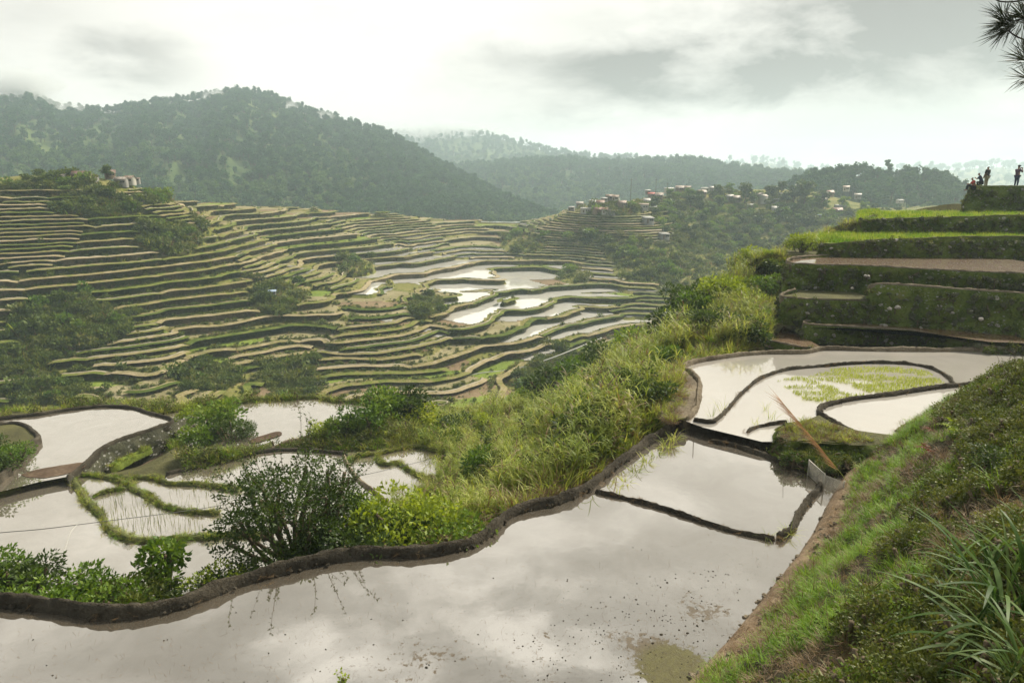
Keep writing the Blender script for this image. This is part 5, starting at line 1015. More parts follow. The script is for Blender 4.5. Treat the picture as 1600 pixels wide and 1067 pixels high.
def house_parts(w, d, h, rise, ov, shed=False):
    out = {}
    b = MB()
    if not shed:
        V = np.array([[-w / 2, -d / 2, -1.2], [w / 2, -d / 2, -1.2], [w / 2, d / 2, -1.2], [-w / 2, d / 2, -1.2], [-w / 2, -d / 2, h], [w / 2, -d / 2, h], [w / 2, d / 2, h], [-w / 2, d / 2, h], [-w / 2, 0, h + rise], [w / 2, 0, h + rise]])
        b.add(V, [np.array([[0, 1, 5, 4], [2, 3, 7, 6], [1, 2, 6, 5], [3, 0, 4, 7]]), np.array([[5, 6, 9], [7, 4, 8]])])
    else:
        V = np.array([[-w / 2, -d / 2, -1.2], [w / 2, -d / 2, -1.2], [w / 2, d / 2, -1.2], [-w / 2, d / 2, -1.2], [-w / 2, -d / 2, h], [w / 2, -d / 2, h], [w / 2, d / 2, h + rise], [-w / 2, d / 2, h + rise]]); b.add(V, np.array([[0, 1, 5, 4], [2, 3, 7, 6], [1, 2, 6, 5], [3, 0, 4, 7]]))
    out['wall'] = b; r = MB(); t_ = .07; W2 = w / 2 + ov
    sides = [(-1,), (1,)] if not shed else [(0,)]
    for (s,) in sides:
        if s: A = np.array([0, h + rise + .05]); Bq = np.array([s * (d / 2 + ov), h - rise * ov / (d / 2) + .05])
        else: A = np.array([d / 2 + ov, h + rise + rise * ov / d + .05]); Bq = np.array([-d / 2 - ov, h - rise * ov / d + .05])
        V = []
        for x in (-W2, W2):
            for p in (A, Bq): V += [[x, p[0], p[1]], [x, p[0], p[1] + t_]]
        r.add(np.array(V), np.array([[0, 2, 3, 1], [4, 5, 7, 6], [1, 3, 7, 5], [0, 4, 6, 2], [0, 1, 5, 4], [2, 6, 7, 3]]))
    out['roof'] = r; out['door'] = MB().box((-w * .2, -d / 2 - .03, .9), (.85, .06, 1.8)); out['windows'] = [MB().box((w * x, -d / 2 - .03, 1.45), (.9, .06, .8)) for x in (.12, .34)]; out['sill'] = MB().box((0, 0, 0), (1.05, .12, .07)); return out
HK = []
for (w, d, h, ri, ov, sh, wm, rm) in ((6, 4.6, 2.4, 1.5, .4, 0, 0, 0), (5, 4, 2.6, 1.1, .35, 0, 2, 1), (7, 4.5, 2.7, .6, .35, 1, 1, 2), (4.6, 4, 2.4, 1.3, .4, 0, 1, 1), (5.5, 4.2, 4.6, 1.2, .4, 0, 1, 4), (4, 3.2, 2.2, .5, .3, 1, 2, 2), (5.2, 4.4, 2.3, 1.6, .45, 0, 0, 1)):
    q_ = house_parts(w, d, h, ri, ov, sh); HK.append((q_['wall'].mesh('wall', WM[wm], False), q_['roof'].mesh('roof', RM[rm], False), q_['door'].mesh('door', M['plank'], False), [x.mesh('window', M['dark_open'], False) for x in q_['windows']], q_['sill'].mesh('sill', WM[1], False), w, d))
def house(k, loc, rz, s, label, group=None, roof=None, parts=True, name='house', cat='house'):
    wl, rf, dr, wn, sl_, w, d = HK[k]; e = tag(empty(name, loc, rz), label, cat, group); e.scale = (s,) * 3; obj('wall', wl, e); r = obj('roof', rf, e)
    if roof is not None: r.material_slots[0].link = 'OBJECT'; r.material_slots[0].material = RM[roof]
    if parts:
        obj('door', dr, e)
        for x, q_ in zip((.12, .34), wn): o = obj('window', q_, e); obj('sill', sl_, o, (w * x, -d / 2 - .05, 1.02))
    return e
HL = [(126, 275, 0, .25, .75, 'rusty striped gable roof house at the left of the hilltop group', 0), (145, 277, 1, -.2, .62, 'low brown roofed house beside the rusty striped one', 0), (172, 271, 6, .5, .66, 'house with the highest rust red roof on the left hill', 0), (190, 283, 1, .15, .75, 'long weathered tin roof house lowest on the left hill', 1), (203, 280, 3, -.1, .7, 'pale tin roofed house at the right of the left hill group', 1), (213, 279, 5, .2, .6, 'small brown shed at the right end of the left hill houses', 0), (95, 274, 5, 0, .6, 'half hidden shed roof among the trees on the left hill', 1)]
for px, py, k, rz, s, lb, rf in HL:
    h = far_hit(px, py + 16, 130)
    p = at_y(px, py + 6, h[1] + 3 if h is not None else 172); house(k, p, rz, s * .7, lb, None, rf)
HV = [(893, 324, 5, 'small white shed at the left tip of the hilltop hamlet', 2), (906, 318, 1, 'grey roofed house at the left of the hilltop hamlet', 1), (915, 327, 2, 'white fronted long house at the front of the hilltop hamlet', 2), (926, 316, 3, 'bright white roofed house in the middle of the hilltop hamlet', 2), (934, 328, 0, 'wooden house with posts at the front of the hilltop hamlet', 0), (938, 317, 6, 'brown roofed house right of the white roof in the hamlet', 0), (944, 310, 5, 'pale shed behind the hamlet roofs', 2), (952, 307, 1, 'weathered tin house at the top of the hamlet', 1), (962, 308, 3, 'grey house at the top right of the hamlet', 1), (946, 329, 3, 'brown boarded house at the lower right of the hamlet', 0), (956, 330, 5, 'tiny hut at the right of the hamlet', 0), (972, 318, 0, 'rusty house set apart right of the hamlet', 0),
      (1004, 322, 2, 'big pale house on the saddle beside the green hill', 1), (1010, 313, 3, 'white house above the big pale house on the saddle', 2), (1020, 326, 5, 'pale flat shed at the foot of the green hill', 2), (1018, 304, 1, 'house with the bright red gable on the saddle', 4), (1030, 305, 6, 'rusty roof house behind the red gable', 0), (1012, 298, 5, 'small white box house on the skyline of the saddle', 2), (1046, 296, 2, 'long flat roofed house on the hilltop skyline', 2), (1062, 294, 0, 'orange rust roofed house on the hilltop skyline', 0), (1074, 294, 1, 'grey house at the end of the hilltop skyline row', 1),
      (1102, 295, 2, 'long white roof left among the upper village trees', 2), (1112, 294, 1, 'weathered house between two white roofs in the upper village', 1), (1122, 293, 3, 'white gabled house in the upper village', 2), (1096, 300, 0, 'rusty low house at the edge of the upper village', 0), (1140, 307, 1, 'house half hidden by the round green tree', 1), (1150, 309, 6, 'brown house left of the tall dark tree', 0), (1172, 320, 5, 'small shed below the tall dark tree', 2), (1186, 304, 1, 'weathered house right of the tall dark tree', 1), (1192, 311, 4, 'two storey cream house in the mid village', 1), (1214, 302, 2, 'white two level house in the centre of the village', 2), (1212, 311, 5, 'white shed below the centre house of the village', 2), (1210, 325, 3, 'lowest small white house on the green slope', 2), (1276, 308, 6, 'brown roofed house right of the biggest tree', 0),
      (1284, 312, 2, 'long pale house right of the biggest tree', 1), (1312, 322, 2, 'white flat roofed house on the lower right of the village', 2), (1308, 328, 0, 'wooden house under the white flat roof', 0), (1278, 336, 5, 'blue grey shed low on the right slope', 3), (1322, 293, 3, 'pale house high on the right under the trees', 1), (1340, 305, 1, 'grey roof among shrubs at the right of the village', 1), (1406, 312, 2, 'single bright white roof below the wooded hill', 2), (1296, 300, 6, 'brown house under the wooded hill', 0), (1246, 338, 3, 'lone pale house on the lower green slope', 2)]
for px, py, k, lb, rf in HV:
    h = far_hit(px, py + 7, 230)
    if h is None: h = at_y(px, py + 6, 268 if px < 980 else 335 if px < 1080 else 360)
    house(k, h + np.array([0, 0, .5]), rq.uniform(-.6, .6), (.45 if px == 1406 else .55 if px < 985 else .62), lb, None, rf)
for px, py, k, lb, rf, s in ((1012, 352, 5, 'small white hut alone on the yellow slope', 2, .9), (1037, 377, 5, 'white tent like hut on the steep slope', 2, .8), (426, 466, 5, 'tiny hut with a pale blue roof in dark bushes', 3, .42)):
    h = far_hit(px, py); house(k, h + np.array([0, 0, .7]), .3, s, lb, None, rf, name='hut', cat='hut')
for px, py, hh, lb in ((1024, 305, 12, 'thin pole standing behind the red gable'), (1042, 300, 8, 'short thin pole on the hilltop skyline'), (985, 312, 13, 'thin grey pole right of the hilltop hamlet')):
    h = far_hit(px, py + 8, 230)
    h = at_y(px, py + 6, 270 if px < 1000 else 335) if h is None else h
    e = tag(empty('utility_pole', h), lb, 'pole'); obj('post', MB().add(*tube([[0, 0, -1], [0, 0, hh * .5], [0, 0, hh * .8]], [.12, .10, .07], 6)).mesh('post', M['bark']), e); obj('crossarm', MB().box((0, 0, hh * .74), (1.2, .1, .1)).mesh('crossarm', M['bark']), e)
# ------------------------------------------------------------------ near bank: grass, weeds, dry tufts
bt = [blade_clump('bank_grass', 600 + i, m_, 60, .26, .009, .16, lean=(.1, .8), curl=(.5, 1.9), seg=4, dry=.12, drymat=L_['dry']) for i, m_ in enumerate((L_['lush'], L_['lush'], L_['weed']))]
bdry = blade_clump('bank_grass', 610, L_['dry'], 80, .24, .006, .2, lean=(.5, 1.4), curl=(.3, 1.5), seg=3)
bw = [bush_mesh('weed', 620 + i, m_, n=330, rx=.22, rz=.24, ll=.034, lw=.019, clumps=16, tuft=.36, stems=5) for i, m_ in enumerate((L_['weed'], L_['mid'], L_['weed']))]
rb = np.random.default_rng(91); n = 15000; si = rb.integers(0, len(eP), n); di = rb.uniform(.25, 8.5, n) ** 1.0; bi = np.interp(di, bd, np.arange(len(bd))).astype(int)
P = np.stack([BX[bi, si], BY[bi, si], BZ[bi, si]], 1); ppx, ppy = project(P); ok = (ppx > 1000) & (ppx < 1720) & (ppy > 540) & (ppy < 1180) & (P[:, 1] > 3.0) & (np.linalg.norm(P, axis=1) > 3.2); P, di = P[ok], di[ok]
z1 = fbm(P[:, 0] / 1.1, P[:, 1] / 1.1, 7, 3); z2 = fbm(P[:, 0] / .8 + 9, P[:, 1] / .8, 8, 3); bare = (z2 > .22)
edgeg = (di > .55 + .25 * z1) & (di < 2.6 + 1.2 * z1); s = edgeg & ~bare; g = P[s]; scatter('grass', bt[0], g[::2], rb.uniform(.7, 1.25, len(g[::2])), tilt=.25); scatter('grass', bt[1], g[1::2], rb.uniform(.6, 1.1, len(g[1::2])), tilt=.3)
s2 = (di >= 1.3) & ~s & ~bare; g = P[s2]; q3 = rb.integers(0, 10, len(g))
scatter('ground_cover', bw[0], g[q3 < 4], rb.uniform(.7, 1.5, (q3 < 4).sum()), tilt=.3); scatter('ground_cover', bw[1], g[q3 == 4], rb.uniform(.7, 1.3, (q3 == 4).sum()), tilt=.3); scatter('ground_cover', bw[2], g[(q3 > 4) & (q3 < 8)], rb.uniform(.8, 1.6, ((q3 > 4) & (q3 < 8)).sum()), tilt=.3); scatter('grass', bt[2], g[q3 >= 8], rb.uniform(.8, 1.5, (q3 >= 8).sum()), tilt=.3)
s3 = bare & (di > .6); g = P[s3]; scatter('dry_grass', bdry, g[::2], rb.uniform(.7, 1.3, len(g[::2])), tilt=.3)
g = P[(di > .3) & (di < .7)]; scatter('dry_grass', bdry, g[::3], rb.uniform(.3, .8, len(g[::3])), tilt=.5)
ei = rb.integers(0, len(eP), 520); eo = rb.uniform(-.03, .55, 520); el = np.column_stack([eP[ei, :2] - eN[ei] * eo[:, None], eP[ei, 2] + np.clip(eo, 0, 1) * .8 + rb.uniform(-.02, .03, 520)]); scatter('mud_lumps', lump('mud_lump', 11, .07, M['bund_dry']), el[:360], rb.uniform(.25, 1.1, 360), tilt=.5); scatter('mud_lumps', lump('mud_lump', 12, .07, M['bund_dry'], .5), el[360:], rb.uniform(.3, 1.0, 160), tilt=.5)
def bank_hit(px, py):
    d = ray(px, py); q = np.stack([BX, BY, BZ], -1).reshape(-1, 3); t_ = q @ d / (d @ d); e = np.linalg.norm(q - t_[:, None] * d, axis=1); e[(t_ < 2)] = 9; k = np.nonzero(e < .14)[0]
    if not len(k): k = np.argsort(e)[:6]
    return q[k[np.argmin(t_[k])]]

# broad-bladed reed plants in the right foreground
def broad_reed(seed, n, L, W, label, px, py, s=1.0, lean=(.1, .8), az=None, group=None):
    rg = np.random.default_rng(seed); e = tag(empty('broad_reed', bank_hit(px, py)), label, 'reed', group); e.scale = (s,) * 3
    for k in range(3):
        a = rg.uniform(0, 6.283, n // 3) if az is None else rg.normal(az, .9, n // 3); h0 = .05 + .28 * k; B = np.column_stack([rg.normal(size=n // 3) * .05, rg.normal(size=n // 3) * .05, np.full(n // 3, h0 * L)])
        V, F = blades(B, a, rg.uniform(*lean, n // 3), L * rg.uniform(.6, 1.1, n // 3), W * rg.uniform(.7, 1.15, n // 3), rg.uniform(.5, 1.5, n // 3), rg, 8); vv = np.repeat(rg.uniform(.1, 1, n // 3), 18)
        obj('leaf_whorl', mesh_v('leaf_whorl', V, F, L_['blade'], vv), e)
    st = MB()
    for k in range(5): p0 = np.array([rg.normal() * .06, rg.normal() * .06, -.1]); st.add(*tube([p0, p0 + [rg.normal() * .05, rg.normal() * .05, L * .4], p0 + [rg.normal() * .1, rg.normal() * .1, L * .75]], [.012, .010, .006], 6))
    obj('stem', st.mesh('stem', [L_['blade']]), e); return e
broad_reed(701, 30, .85, .036, 'large broad bladed reed plant arching left in the right foreground', 1525, 1010, 1.4, (.3, 1.1), math.pi)
broad_reed(702, 27, .80, .034, 'upright broad bladed reed at the right edge of the foreground', 1590, 960, 1.35, (.0, .7))
broad_reed(703, 27, .75, .030, 'broad bladed reed low in the right bottom corner', 1575, 1085, 1.0, (.2, 1.0), 2.4)
broad_reed(704, 24, .70, .030, 'broad bladed reed with pale curved tips behind the large one', 1545, 905, 1.3, (.2, 1.0))
broad_reed(705, 18, .60, .026, 'smaller broad bladed reed left of the large reed plant', 1462, 960, .9, (.1, .7))
broad_reed(706, 18, .62, .026, 'broad bladed reed at the right edge under the dark weeds', 1598, 840, 1.0, (.1, .9))
def grass_clump(seed, px, py, mat, n, L, W, label, lean=(.1, .9), curl=(.4, 1.6), loc=None, name='grass_clump'):
    p = bank_hit(px, py) if loc is None else loc; return put(blade_clump(name, seed, mat, n, L, W, L * .22, lean, curl, 6), p, 1.0, 0, name, label, 'grass clump')
grass_clump(711, 1395, 800, L_['lush'], 30, .55, .012, 'tall bright grass clump beside the hole in the bank', (.0, .7)); grass_clump(712, 1440, 770, L_['cane'], 40, .6, .010, 'pale drooping grass clump near the plume stalk', (.3, 1.1)); grass_clump(713, 1345, 725, L_['cane'], 40, .45, .009, 'pale grass clump hanging over the brown bank edge', (.3, 1.2))
grass_clump(714, 1480, 850, L_['lush'], 26, .5, .013, 'bright grass clump in the middle of the bank', (.0, .8)); grass_clump(715, 1300, 1000, L_['weed'], 40, .4, .009, 'dull green grass clump low on the bank', (.2, 1.0)); grass_clump(716, 1560, 760, L_['lush'], 50, .6, .014, 'lush green grass clump at the right edge of the bank', (.1, .9))
# ferns
def fern(seed, loc, mat, n, L, label, az0=0):
    rg = np.random.default_rng(seed); e = tag(empty('fern', loc), label, 'fern')
    for k in range(n):
        a = az0 + rg.uniform(-1.6, 1.6) if az0 else rg.uniform(0, 6.283); h = np.array([math.cos(a), math.sin(a), 0]); ln = L * rg.uniform(.7, 1.1); u = np.linspace(0, 1, 12); Pm = h[None] * (ln * .85 * u)[:, None] + np.array([0, 0, 1])[None] * (ln * (.75 * u - .62 * u ** 2))[:, None]
        sd = np.array([-h[1], h[0], 0]); b = MB(); b.add(*tube(Pm, .004, 4), 0, .4); C = np.repeat(Pm[2:], 2, 0); D = np.tile([1, -1], len(Pm) - 2)[:, None] * sd[None] + h[None] * .45; D = D / np.linalg.norm(D, axis=1, keepdims=True); ll = np.repeat(ln * .26 * (1.05 - u[2:]), 2)
        V, F = leaves(C, D, ll, ll * .34 + .006, rg, .05); b.add(V, F, 0, np.repeat(rg.uniform(.2, .9, len(C)), 4)); obj('frond', b.mesh('frond', [mat]), e)
    return e
fern(721, bank_hit(1500, 672), L_['yellow'], 8, .75, 'pale green fern on top of the bank', 2.6); fern(722, bank_hit(1462, 672), L_['rust'], 6, .5, 'rust red dry fern beside the pale green fern'); fern(723, bank_hit(1450, 700), L_['rust'], 7, .5, 'rust red dry fern lower on the bank'); fern(724, bank_hit(1535, 640), L_['rust'], 6, .45, 'small rust red fern in the dark weeds on the bank edge')
# the dark weedy hump and bare twigs at the upper right of the bank
for px, py, r, i, lb in ((1500, 640, .75, 1, 'dark olive shrub on the upper edge of the bank'), (1550, 645, .7, 1, 'larger dark olive shrub at the right end of the bank'), (1590, 640, .6, 2, 'dark shrub at the right frame edge above the bank'), (1535, 690, .7, 1, 'olive shrub below the rust red fern'), (1580, 720, .8, 2, 'dark shrub half way down the right frame edge'), (1590, 800, .6, 1, 'olive shrub above the broad reeds')):
    p = bank_hit(px, py); put(B_['fine%d' % i], p - np.array([0, 0, .25]), (r * .9, r * .9, r * .62), rb.uniform(0, 6), 'shrub', lb, 'shrub')
for k, (px, py, lb) in enumerate(((1575, 612, 'bare twiggy bush on the bank against the right paddy'), (1600, 620, 'bare twigs at the right frame edge against the paddy'))):
    b = MB(); rg = np.random.default_rng(800 + k)
    for q in range(22):
        a = rg.uniform(0, 6.283); L = rg.uniform(.5, 1.25); d = np.array([math.cos(a) * .5, math.sin(a) * .4, 1.0]); d /= np.linalg.norm(d); p0 = rg.normal(size=3) * .08; Q = spline([p0, p0 + d * L * .5 + rg.normal(size=3) * .05, p0 + d * L + rg.normal(size=3) * .1], .12); b.add(*tube(Q, np.linspace(.006, .0025, len(Q)), 4), 1)
        C = Q[rg.integers(2, len(Q), 14)]; V, F = leaves(C, rand_dirs(14, rg), .03, .014, rg); b.add(V, F, 0, .2)
    put(b.mesh('twiggy_bush', [L_['weed'], M['twig']]), bank_hit(px, py), 1.0, 0, 'twiggy_bush', lb, 'bush')
# feathery plume on its long stalk
def plume(loc, tip, label, seed, L=.55, name='plume_grass'):
    rg = np.random.default_rng(seed); e = tag(empty(name, loc), label, 'plume grass'); v = np.asarray(tip) - np.asarray(loc); Q = spline([np.zeros(3), v * .5 + np.array([0, 0, .05]), v], .05); b = MB(); b.add(*tube(Q, np.linspace(.006, .003, len(Q)), 5), 0, .8); obj('stalk', b.mesh('stalk', [L_['cane']]), e)
    m_ = int(len(Q) * .52); base = Q[m_:]; T_ = v / np.linalg.norm(v); C = base[rg.integers(0, len(base), 420)]; D = T_[None] * 1.0 + rand_dirs(420, rg) * .28 + np.array([-.45, 0, .12]); D /= np.linalg.norm(D, axis=1, keepdims=True); V, F = leaves(C, D, rg.uniform(.16, .42, 420), .0035, rg); obj('plume', mesh_v('plume', V, F, L_['rustplume'], np.repeat(rg.uniform(0, 1, 420), 4)), e); return e
L_['rustplume'] = mat_leaf('plume', [(.28, .14, .08), (.46, .28, .18), (.62, .46, .34)], .4)
pb = bank_hit(1392, 836); dd = np.linalg.norm(pb); tp = ray(1222, 628); tp = tp / np.linalg.norm(tp) * dd * .86; plume(pb, tp, 'rust coloured feathery grass plume leaning left over the knoll', 811)
put(bush_mesh('seedling', 820, L_['yellow'], n=70, rx=.10, rz=.36, ll=.055, lw=.03, clumps=9, tuft=.4, stems=4), at_z(535, 1072, -8.0), 1.0, 0, 'young_plant', 'small bright young plant in the water at the bottom edge', 'plant')

# ------------------------------------------------------------------ paddies: seedlings, sprouts, reeds, debris
rs = np.random.default_rng(31)
SB1 = [(1262, 590), (1300, 577), (1360, 573), (1420, 575), (1452, 582), (1478, 600), (1440, 610), (1368, 617), (1315, 600)]; SB2 = [(1213, 596), (1250, 588), (1262, 592), (1310, 607), (1352, 618), (1300, 627), (1262, 628), (1235, 612)]
for poly, lb, cnt in ((SB1, 'dense bright green rice seedling bed', 6500), (SB2, 'thinner rice seedling patch', 2600)):
    q = rand_in(poly, cnt, rs); B = pz(q, ZR); keep_ = fbm(B[:, 0] / .9, B[:, 1] / .35, 3, 3) > (-.22 if cnt > 5000 else -.05); B = B[keep_]; B[:, 2] -= .02; m_ = len(B); V, F = blades(B, rs.uniform(0, 6.283, m_), rs.uniform(.1, .5, m_), rs.uniform(.08, .17, m_), rs.uniform(.012, .022, m_), rs.uniform(.2, .8, m_), rs, 3)
    tag(obj('seedlings', mesh_v('seedlings', V, F, L_['rice'], np.repeat(rs.uniform(0, 1, m_), 8))), lb, kind='stuff')
q = rand_in([(150, 770), (200, 765), (225, 775), (300, 800), (330, 835), (240, 842), (190, 830), (160, 800)], 260, rs); B = pz(q, ZL); m_ = len(B); V, F = blades(B, rs.uniform(0, 6.28, m_), rs.uniform(0, .25, m_), rs.uniform(.15, .45, m_), .02, rs.uniform(0, .4, m_), rs, 3); tag(obj('sprouts', mesh_v('sprouts', V, F, L_['weed'], np.repeat(rs.uniform(0, 1, m_), 8))), 'thin rice stalks standing in the lower left paddy', kind='stuff')
q = rand_in([(270, 760), (330, 765), (370, 775), (350, 800), (300, 795), (262, 780)], 60, rs); B = pz(q, ZL); m_ = len(B); V, F = blades(B, rs.uniform(0, 6.28, m_), rs.uniform(0, .25, m_), rs.uniform(.15, .4, m_), .02, .2, rs, 3); tag(obj('sprouts', mesh_v('sprouts', V, F, L_['weed'], np.repeat(rs.uniform(0, 1, m_), 8))), 'sparse stalks in the small lower paddy', kind='stuff')
# reeds along the water in the corner of the middle paddy
for k, (px, py, n_, L, lb) in enumerate(((1052, 688, 34, .62, 'tallest reed clump in the far corner of the middle paddy'), (1040, 700, 30, .55, 'reed clump second from the corner of the middle paddy'), (1024, 712, 28, .5, 'drooping reed clump third along the edge of the middle paddy'), (1010, 726, 24, .5, 'reed clump half way along the left edge of the middle paddy'), (992, 740, 24, .46, 'thin reed clump leaning over the middle paddy'), (978, 756, 20, .42, 'reed clump beside the end of the long thin bund'), (966, 768, 16, .36, 'last small reed clump on the long thin bund'))):
    grass_clump(830 + k, 0, 0, L_['cane'], n_, L, .022, lb, (.0, 1.0), (.8, 2.2), at_z(px, py, ZP - .03), 'reed_clump')
grass_clump(840, 0, 0, L_['cane'], 34, .42, .010, 'pale reed tuft at the corner where two lumpy bunds meet', (.0, 1.1), (.6, 2.2), at_z(1232, 832, ZP + .1), 'reed_clump'); grass_clump(841, 0, 0, L_['cane'], 14, .34, .010, 'small reed tuft left of the bund corner', (.0, .9), (.5, 2.0), at_z(1200, 838, ZP + .05), 'reed_clump'); grass_clump(842, 0, 0, L_['cane'], 16, .34, .012, 'dry tuft on the bund beside the net frame', (.0, .9), (.8, 2.2), at_z(1258, 734, ZP + .1), 'reed_clump')
for k, (px, py, L, lb) in enumerate(((1128, 640, .6, 'thin yellow reeds on the curved bund'), (1205, 655, .7, 'tall sparse reeds in the right paddy before the knoll'), (1180, 662, .45, 'sparse reeds at the short bund stub'), (1112, 650, .55, 'thin reeds at the left end of the curved bund'), (1195, 640, .5, 'few drooping reeds standing in the right paddy'))): grass_clump(850 + k, 0, 0, L_['cane'], 12, L, .012, lb, (.0, .5), (.2, 1.8), at_z(px, py, ZR), 'reed_clump')
grass_clump(860, 0, 0, L_['yellow'], 60, .5, .03, 'grass tuft at the front of the small end paddy', (.1, .9), (.4, 1.5), at_z(615, 765, ZL), 'grass_clump')
# clods, straw and stubble on the foreground paddy
b = MB(); cl = rand_in([(420, 940), (700, 900), (900, 840), (1180, 850), (1200, 900), (1120, 1000), (1080, 1067), (200, 1067), (0, 1060), (0, 985), (250, 975)], 90, rs); cl = np.vstack([cl, rand_in([(800, 1000), (1000, 900), (1180, 880), (1100, 1067), (840, 1067)], 330, rs)])
for a, c_ in cl:
    p = at_z(a, c_, ZP); r = rs.uniform(.005, .02) * (1.7 if rs.random() < .06 else 1); nn = 7; th = np.linspace(0, 6.283, nn, endpoint=False); rr = r * rs.uniform(.6, 1.4, nn); V = np.vstack([np.column_stack([p[0] + rr * 1.2 * np.cos(th), p[1] + rr * np.sin(th), np.full(nn, ZP - .01)]), np.column_stack([p[0] + .55 * rr * np.cos(th), p[1] + .5 * rr * np.sin(th), np.full(nn, ZP + r * .5)]), [[p[0], p[1], ZP + r * .6]]])
    k = np.arange(nn); b.add(V, [np.stack([k, (k + 1) % nn, nn + (k + 1) % nn, nn + k], 1), np.stack([nn + k, nn + (k + 1) % nn, np.full(nn, 2 * nn)], 1)])
tag(obj('mud_clods', b.mesh('mud_clods', [M['bund']])), 'small dark mud clods breaking the surface of the foreground paddy', kind='stuff')
q = np.vstack([rand_in([(420, 930), (800, 870), (1190, 840), (1210, 880), (1090, 1067), (0, 1067), (0, 985)], 900, rs)]); B = pz(q, ZP); m_ = len(B); V, F = blades(B, rs.uniform(0, 6.28, m_), rs.uniform(.3, 1.5, m_), rs.uniform(.03, .14, m_), .004, rs.uniform(0, .8, m_), rs, 3); tag(obj('straw', mesh_v('straw', V, F, L_['dry'], np.repeat(rs.uniform(0, .5, m_), 8))), 'bits of straw and stubble in the foreground paddy', kind='stuff')

# net frame, knoll growth
M['net'] = mat_plain('pale_net', (.36, .34, .29), .85, 0, .2, 30)
e = tag(empty('net_frame', at_z(1284, 742, ZP)), 'pale netting frame standing in the water below the dark knoll', 'net frame'); o_ = np.array(e.location)
pA, pB_ = at_z(1262, 742, ZP) - o_, at_z(1286, 765, ZP) - o_
for p in (pA, pB_, pB_ + np.array([.30, -.45, 0])): obj('post', MB().add(*tube([p + [0, 0, -.2], p + [0, 0, .2], p + [0, 0, .46]], .016, 6)).mesh('post', M['net']), e)
def net(p0, p1, nm):
    b = MB(); n1, n2 = 22, 12
    for k in range(n1 + 1): q = p0 + (p1 - p0) * k / n1; b.add(*tube([q + [0, 0, .02], q + [0, 0, .2], q + [0, 0, .42]], .0045, 4))
    for k in range(n2 + 1): z = np.array([0, 0, .02 + .40 * k / n2]); b.add(*tube([p0 + z, (p0 + p1) / 2 + z, p1 + z], .0045, 4))
    obj(nm, b.mesh(nm, M['net']), e)
net(pA, pB_, 'netting'); net(pB_, pB_ + np.array([.30, -.45, 0]), 'netting'); b = MB(); b.add(*tube([pA + [0, 0, .44], (pA + pB_) / 2 + [0, 0, .44], pB_ + [0, 0, .44]], .016, 6)); obj('rail', b.mesh('rail', M['net']), e)
stick = at_z(1087, 640, ZR); put(MB().add(*tube([[0, 0, -.3], [0, 0, .6], [.01, 0, 1.15]], .014, 5)).mesh('stick', M['twig']), stick, 1, 0, 'stick', 'thin dark stick upright at the end of the broad dry bund', 'stick')
put(MB().add(*tube([[0, 0, -.3], [.02, 0, .3], [.05, 0, .62]], .006, 5)).mesh('stick', M['twig']), at_z(1224, 745, ZP), 1, 0, 'stick', 'slim slanting stick in the middle paddy', 'stick')
# tufts and stones on the stone walls
wp = []
for o in list(COL.objects):
    if o.name.split('.')[0] in ('stone_wall', 'earth_knoll') and o.type == 'MESH' and o.location.length < 1e-6:
        co = np.empty(len(o.data.vertices) * 3, np.float32); o.data.vertices.foreach_get('co', co); co = co.reshape(-1, 3); co = co[(co[:, 0] > 2)]; co = co[co[:, 2] < co[:, 2].max() - .32] if len(co) else co
        if len(co): wp.append(co[rs.integers(0, len(co), min(len(co) // 3, 1800))])
wp = np.vstack(wp); q = rs.integers(0, 8, len(wp)); wt = [blade_clump('wall_tuft', 870, L_['mid'], 34, .26, .02, .12, lean=(.4, 1.3), curl=(.6, 2.2), seg=3), blade_clump('wall_tuft', 871, L_['weed'], 34, .26, .018, .12, lean=(.4, 1.3), curl=(.6, 2.2), seg=3), bush_mesh('wall_tuft', 872, L_['weed'], n=90, rx=.2, rz=.2, ll=.07, lw=.045, clumps=7, tuft=.45, stems=1)]
scatter('wall_growth', wt[0], wp[q < 2], rs.uniform(.5, 1.1, (q < 2).sum()), tilt=.5); scatter('wall_growth', wt[1], wp[(q > 1) & (q < 5)], rs.uniform(.5, 1.1, ((q > 1) & (q < 5)).sum()), tilt=.5); scatter('wall_growth', wt[2], wp[q >= 5], rs.uniform(.6, 1.3, (q >= 5).sum()), tilt=.5)
ws = wp[rs.integers(0, len(wp), 1900)]; scatter('wall_stones', lump('wall_stone', 5, .10, M.setdefault('stone', mat_plain('pale_stone', (.36, .33, .29), .9, 0, .3, 5)), .6), ws[:420], rs.uniform(.4, 1.3, 420), tilt=.5); scatter('wall_stones', lump('wall_stone', 6, .12, mat_plain('mossy_stone', (.075, .078, .045), .95, 0, .5, 4), .6), ws[420:], rs.uniform(.5, 1.5, len(ws) - 420), tilt=.5)
# green crop on the two upper treads
def crop(P, z, depth, n, me, smin, smax, y0=.4):
    u = rs.uniform(0, 1, n); dz_ = rs.uniform(y0, depth, n); i = (u * (len(P) - 1)).astype(int); q = P[i].copy(); q[:, 0] += dz_ * q[:, 0] / q[:, 1]; q[:, 1] += dz_; q[:, 2] = z; scatter('crop', me, q, rs.uniform(smin, smax, n), tilt=.15)
cr = blade_clump('crop', 880, L_['rice'], 44, .5, .03, .3, lean=(.0, .5), curl=(.2, .9), seg=3); cr2 = blade_clump('crop', 881, L_['lush'], 44, .5, .03, .3, lean=(.0, .5), curl=(.2, 1.0), seg=3)
P2 = spline(t2[1:], .3); P2_ = spline(t3, .3); crop(P2[3:], -3.86, 5.5, 500, cr, .6, 1.0); crop(P2[3:], -3.86, 5.5, 500, cr2, .6, 1.0); crop(P2_, -2.96, 10.5, 800, cr2, .6, 1.0); crop(P2_, -2.96, 10.5, 700, cr, .6, 1.0)
